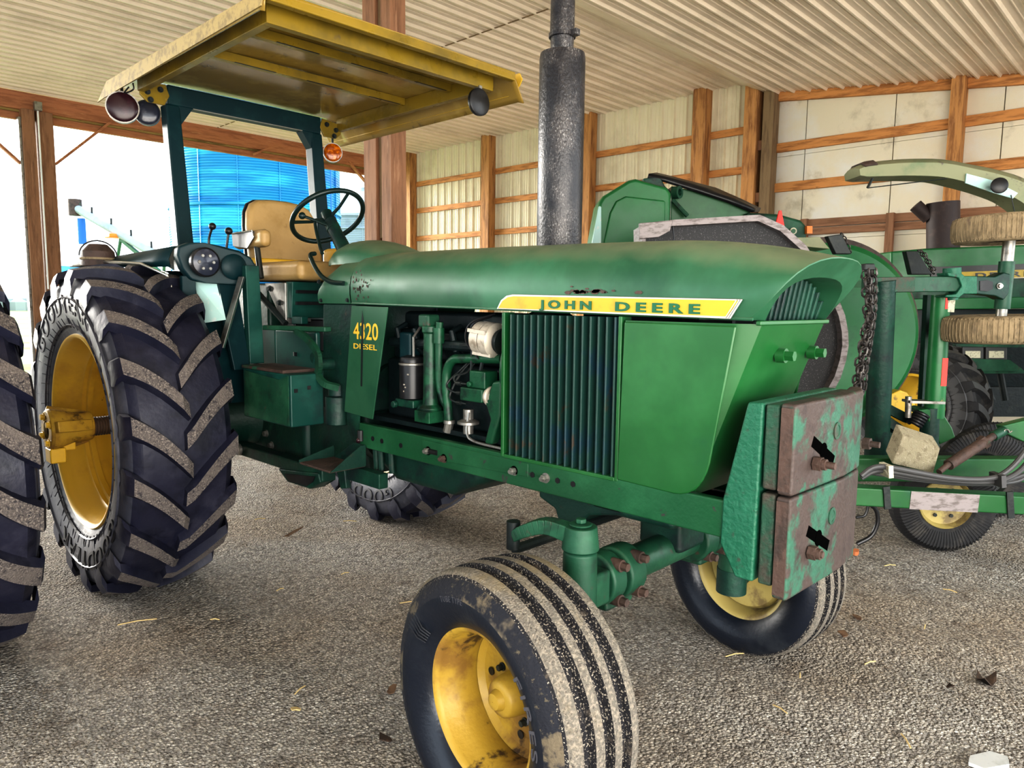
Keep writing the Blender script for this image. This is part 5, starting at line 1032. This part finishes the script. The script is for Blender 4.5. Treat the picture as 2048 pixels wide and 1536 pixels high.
b = B(); b.prism([hd(1800, 620, .15), hd(2160, 618, .15), hd(2160, 800, .15), hd(1800, 800, .15)], FWD*.4); b.build('engine', m_engine, t)
b = B(); q0, q1 = hd(1886, 500, .2), hd(1886, 405, .2); b.cyl(q0, q1, pixr(30, d7), n=32); b.cyl(hd(1858, 436, .2), hd(1831, 411, .2), pixr(13, d7), n=20); b.build('muffler', m_muff2, t, ang=40)
b = B(); b.box((-.01, -.01, -.01), (.01, .01, .01))
for u0 in (1925, 1972):
    b = B(); panel(b, [(u0, 693), (u0+43, 693), (u0+43, 728), (u0, 728)], 6.6, .3); k_ = b.build('battery_case', m_hose, t, bev=.01)
    b = B(); panel(b, [(u0+6, 702), (u0+36, 702), (u0+36, 716), (u0+6, 716)], 6.595, .01); b.build('battery_label', m_sticker, k_)
b = B(); panel(b, [(1912, 688), (2060, 690), (2060, 695), (1912, 693)], 6.58, .05); panel(b, [(1918, 735), (1935, 717), (2020, 720), (2045, 738), (2045, 742), (1918, 742)], 6.55, .06); panel(b, [(1912, 741), (2060, 741), (2060, 747), (1912, 747)], 6.6, .35); b.build('battery_tray', m_grn2, t)
for (u0, v0, u1, v1) in ((1960, 745, 1985, 800), (2000, 745, 2010, 800), (1905, 690, 1945, 672)):
    b = B(); b.tube([at(u0, v0, 6.8), at(u1, v1, 6.8)], .03, 10); b.build('frame_strut', m_dark, t)
b = B(); b.bar(at(1900, 800, 7.4), at(2160, 800, 7.4), .3, .3); b.build('chassis', m_dark, t)
q = at(1836, 800, 6.75); wR = .60; w2 = empty('front_wheel', t, (q.x, q.y, wR-.02), (0, 0, -.12))
lug_tire('tire', w2, (0, 0, 0), R=wR, w=.18, rr=.29, N=18, sgn=1, mats=[m_ltire, m_hose], lw=.055)
b = B(); b.lathe([(.165, .30), (.155, .275), (.05, .27), (.03, .12), (.06, .001)], 40, 'x'); b.build('rim', m_yel, w2)
b = B(); q2 = at(2240, 760, 7.6); b.lathe([(-.22, .5), (-.25, .7), (-.2, .86), (.2, .86), (.25, .7), (.22, .5), (-.22, .5)], 48, 'x', (q2.x, q2.y, .86)); b.build('rear_tire', m_ltire, t)
# ---- forage harvester spout reaching in from the right
t = thing('forage_harvester', 'curved pale green harvester spout with a small round lamp, arching in at the upper right', 'harvester')
d8 = 5.9
spp = [(1704, 349, 8), (1720, 346, 13), (1760, 343, 15), (1810, 341, 16), (1870, 343, 17), (1925, 354, 18), (1980, 368, 20), (2030, 388, 22), (2080, 430, 24), (2115, 500, 26), (2125, 620, 28)]
cen = spline([at(u, v, d8) for u, v, _ in spp], 4); hs_ = []
for i in range(len(cen)): f_ = i/(len(cen)-1)*(len(spp)-1); k_ = min(int(f_), len(spp)-2); hs_.append(1.25*pixr(lerp(spp[k_][2], spp[k_+1][2], f_-k_), d8))
rows = []
for i, p in enumerate(cen):
    d = (cen[min(i+1, len(cen)-1)]-cen[max(i-1, 0)]).normalized(); nrm = d.cross(FWD).normalized(); nrm = nrm if nrm.z > 0 or abs(nrm.z) < .3 else -nrm
    if i and nrm.dot(prev) < 0: nrm = -nrm
    prev = nrm; h = hs_[i]; wd = .13
    rows.append([p-FWD*wd-nrm*h*.75, p-FWD*wd+nrm*h*.45, p-FWD*wd*.5+nrm*h*.95, p+FWD*wd*.5+nrm*h*.95, p+FWD*wd+nrm*h*.45, p+FWD*wd-nrm*h*.75])
b = B(); b.grid(rows, True); b.add(rows[0], [tuple(range(6))]); so = b.build('spout', m_spout, t, ang=40)
b = B(); rw = [[V(q)+(V(q)-cen[i])*.10 for q in rows[i]] for i in (3, 4, 5, 6)]; b.grid([r[1:5] for r in rw]); b.build('spout_cap', m_rust, so, solid=.012)
b = B(); panel(b, [(1933, 347), (1990, 362), (2036, 386), (2026, 397), (1985, 385), (1931, 366)], d8-.145, .012); b.build('spout_panel', m_lblu, so)
b = B(); q = at(1995, 373, d8-.2); dq = (-FWD-RIGHT*.35).normalized(); b.cyl(q, q+dq*.05, .04, .06, n=24); b.cyl(q+dq*.05, q+dq*.056, .06, .05, n=24); b.cyl(q, q-dq*.06+RIGHT*.05, .02, n=10); b.build('work_lamp', m_black, so)
b = B(); b.tube([at(1735, 376, d8-.14), at(1893, 357, d8-.14)], .004, 6); b.tube([at(1745, 357, d8-.14), at(1735, 376, d8-.14)], .01, 6); b.build('control_cable', m_dark, so); b = B(); b.tube([at(2022, 390, d8-.16), at(2030, 428, d8-.16)], .004, 6); b.build('lamp_wire', m_dark, so)
q = cen[-1]+RIGHT*.42; b = B(); b.box((q.x-.3, q.y-.3, 0), (q.x+.3, q.y+.3, q.z+.15)); b.build('harvester_body', m_bgr, t, bev=.04)
# ================================================================ LITTER ON THE FLOOR
def flake(name, u, v, L_, W_, m, label, cat, group=None, tilt=.25, th=.004, pts=7, seed=0):
    r = random.Random(seed); p = onz(u, v, 0); p.z = gh(p.x, p.y)+.012; b = B(); n_ = pts; ring_ = []
    for i in range(n_):
        a = 2*pi*i/n_; k_ = r.uniform(.65, 1.1); ring_.append(V((cos(a)*L_/2*k_, sin(a)*W_/2*k_, tilt*W_*r.uniform(-.3, .6))))
    b.prism(ring_, (0, 0, th)); o = b.build(name, m); o.location = p; o.rotation_euler = (r.uniform(-.2, .2), r.uniform(-.2, .2), r.uniform(0, 3)); return tag(o, label, cat, group)
flake('dry_leaf', 1972, 1362, .11, .07, m_leaf, 'dark curled dry leaf on the gravel at the lower right', 'leaf', tilt=.9, seed=2)
flake('dry_leaf', 773, 1474, .055, .04, m_leaf, 'small dark leaf on the gravel left of the near front tire', 'leaf', tilt=.8, seed=4)
flake('dry_leaf', 1900, 1385, .04, .03, m_leaf, 'tiny dark leaf crumb left of the large curled leaf', 'leaf', tilt=.8, seed=5)
flake('bark_chip', 785, 1382, .07, .04, m_bark, 'brown bark chip on the gravel beside the near front tire', 'bark chip', seed=6)
flake('bark_chip', 590, 1408, .06, .035, m_straw, 'flat tan chip on the gravel in the middle foreground', 'wood chip', seed=7)
flake('bark_chip', 1330+60, 1215+5, .06, .04, m_leaf, 'dark chip on the gravel right of the near front tire', 'bark chip', seed=8)
flake('bark_chip', 1715, 1235, .10, .04, m_bark, 'ragged brown bark piece beside the far front tire', 'bark chip', seed=9)
flake('bark_chip', 1685, 1275, .06, .04, m_bark, 'small brown chip below the ragged bark piece', 'bark chip', seed=10)
flake('orange_crumb', 1712, 1105, .06, .045, M('orange_clay', (.45, .17, .07), rough=.8), 'small orange brown lump on the gravel behind the front weights', 'lump', th=.025, seed=11)
flake('stick', 585, 1062, .22, .03, m_bark, 'flat brown stick lying on the gravel under the tractor belly', 'stick', seed=12)
o = flake('board_scrap', 1975, 1528, .20, .10, m_board, 'pale grey broken board scrap at the lower right corner', 'board scrap', tilt=0, th=.012, pts=6, seed=13)
rs = random.Random(5)
ST = [(1812, 1478, .09, 1.4), (275, 1245, .16, .5), (600, 1375, .07, 1.3), (520, 1040, .07, .6), (690, 1150, .05, .9), (430, 1245, .04, .2), (1470, 1310, .1, .4), (1240, 1180, .1, 2.4), (1780, 1130, .08, .3), (1850, 1250, .06, 1.0), (1560, 1420, .07, 2.0), (560, 1180, .05, 1.1), (820, 1210, .1, .3), (1900, 1180, .07, 2.2), (340, 1120, .05, 1.5), (700, 1040, .09, .1), (1740, 1330, .07, .5), (1600, 1350, .05, 1.2)]
for i, (u, v, L_, a) in enumerate(ST):
    p = onz(u, v, 0); p.z = gh(p.x, p.y)+.012; b = B(); dv = (RIGHT*cos(a)+FWD*sin(a))*L_/2; b.tube([p-dv+V((0, 0, .004)), p+V((0, 0, .007)), p+dv], .0028, 6)
    tag(b.build('straw_stalk', m_straw), 'loose straw stalk lying on the gravel floor', 'straw', 'straw stalks scattered on the gravel')
# ================================================================ LIGHT AND CAMERA
w = bpy.data.worlds.new('World'); bpy.context.scene.world = w; w.use_nodes = True; nt = w.node_tree; bg = nt.nodes['Background']
tc = nt.nodes.new('ShaderNodeTexCoord'); sx = nt.nodes.new('ShaderNodeSeparateXYZ'); rp = nt.nodes.new('ShaderNodeValToRGB')
nt.links.new(tc.outputs['Generated'], sx.inputs[0]); nt.links.new(sx.outputs[2], rp.inputs[0]); nt.links.new(rp.outputs[0], bg.inputs[0])
e = rp.color_ramp.elements; e[0].position = 0; e[0].color = (.88, .95, 1, 1); e[1].position = .6; e[1].color = (.70, .85, 1.0, 1)
bg.inputs[1].default_value = 2.25
def area(name, loc, tgt, sx_, sy_, pw_, col):
    l = bpy.data.lights.new(name, 'AREA'); l.shape = 'RECTANGLE'; l.size = sx_; l.size_y = sy_; l.energy = pw_; l.color = col
    o = bpy.data.objects.new(name, l); C.objects.link(o); o.location = loc; o.rotation_euler = (V(tgt)-V(loc)).to_track_quat('-Z', 'Y').to_euler(); return o
area('front_fill', (5.5, 9.0, 3.2), (0, 1.0, 1.0), 7, 4, 80, (1, .96, .90))  # added fill lamp behind the viewpoint, no door modelled there
area('ceiling_bounce_fill', (1.5, 6.5, .4), (-3, 0, 5.5), 7, 5, 640, (1, .93, .84))  # added upward lamp brightening the ceiling in place of ground bounce
area('right_fill', (-5.5, 8.0, 3.0), (-1.0, 2.0, .9), 5, 3, 100, (1, .97, .92))  # added fill lamp from the right, not an actual doorway
sl = bpy.data.lights.new('open_end_fill', 'SUN'); sl.energy = 9; sl.angle = radians(45); sl.color = (1, .95, .88)  # added soft lamp for daylight from the open end; sky is overcast
so_ = bpy.data.objects.new('open_end_fill', sl); C.objects.link(so_); so_.rotation_euler = V((-.22, .93, -.285)).to_track_quat('-Z', 'Y').to_euler()
cam = bpy.data.cameras.new('camera'); co = bpy.data.objects.new('camera', cam); C.objects.link(co)
cam.sensor_width = 36; cam.sensor_fit = 'HORIZONTAL'; cam.lens = FPX/2048*36; cam.clip_start = .05; cam.clip_end = 500
r0 = V((RIGHT.x, RIGHT.y, 0)); d0 = FWD*(-sp)+V((0, 0, -cp)); f0 = FWD*cp+V((0, 0, -sp))
xr = r0*cr-d0*sr; dn = r0*sr+d0*cr; u_ = -dn
mt = Matrix(((xr.x, u_.x, -f0.x, O.x), (xr.y, u_.y, -f0.y, O.y), (xr.z, u_.z, -f0.z, O.z), (0, 0, 0, 1)))
co.matrix_world = mt
sc = bpy.context.scene; sc.camera = co
sc.view_settings.view_transform = 'Standard'; sc.view_settings.look = 'None'; sc.view_settings.exposure = 0.80; sc.view_settings.gamma = 0.74

sc.cycles.max_bounces = 7
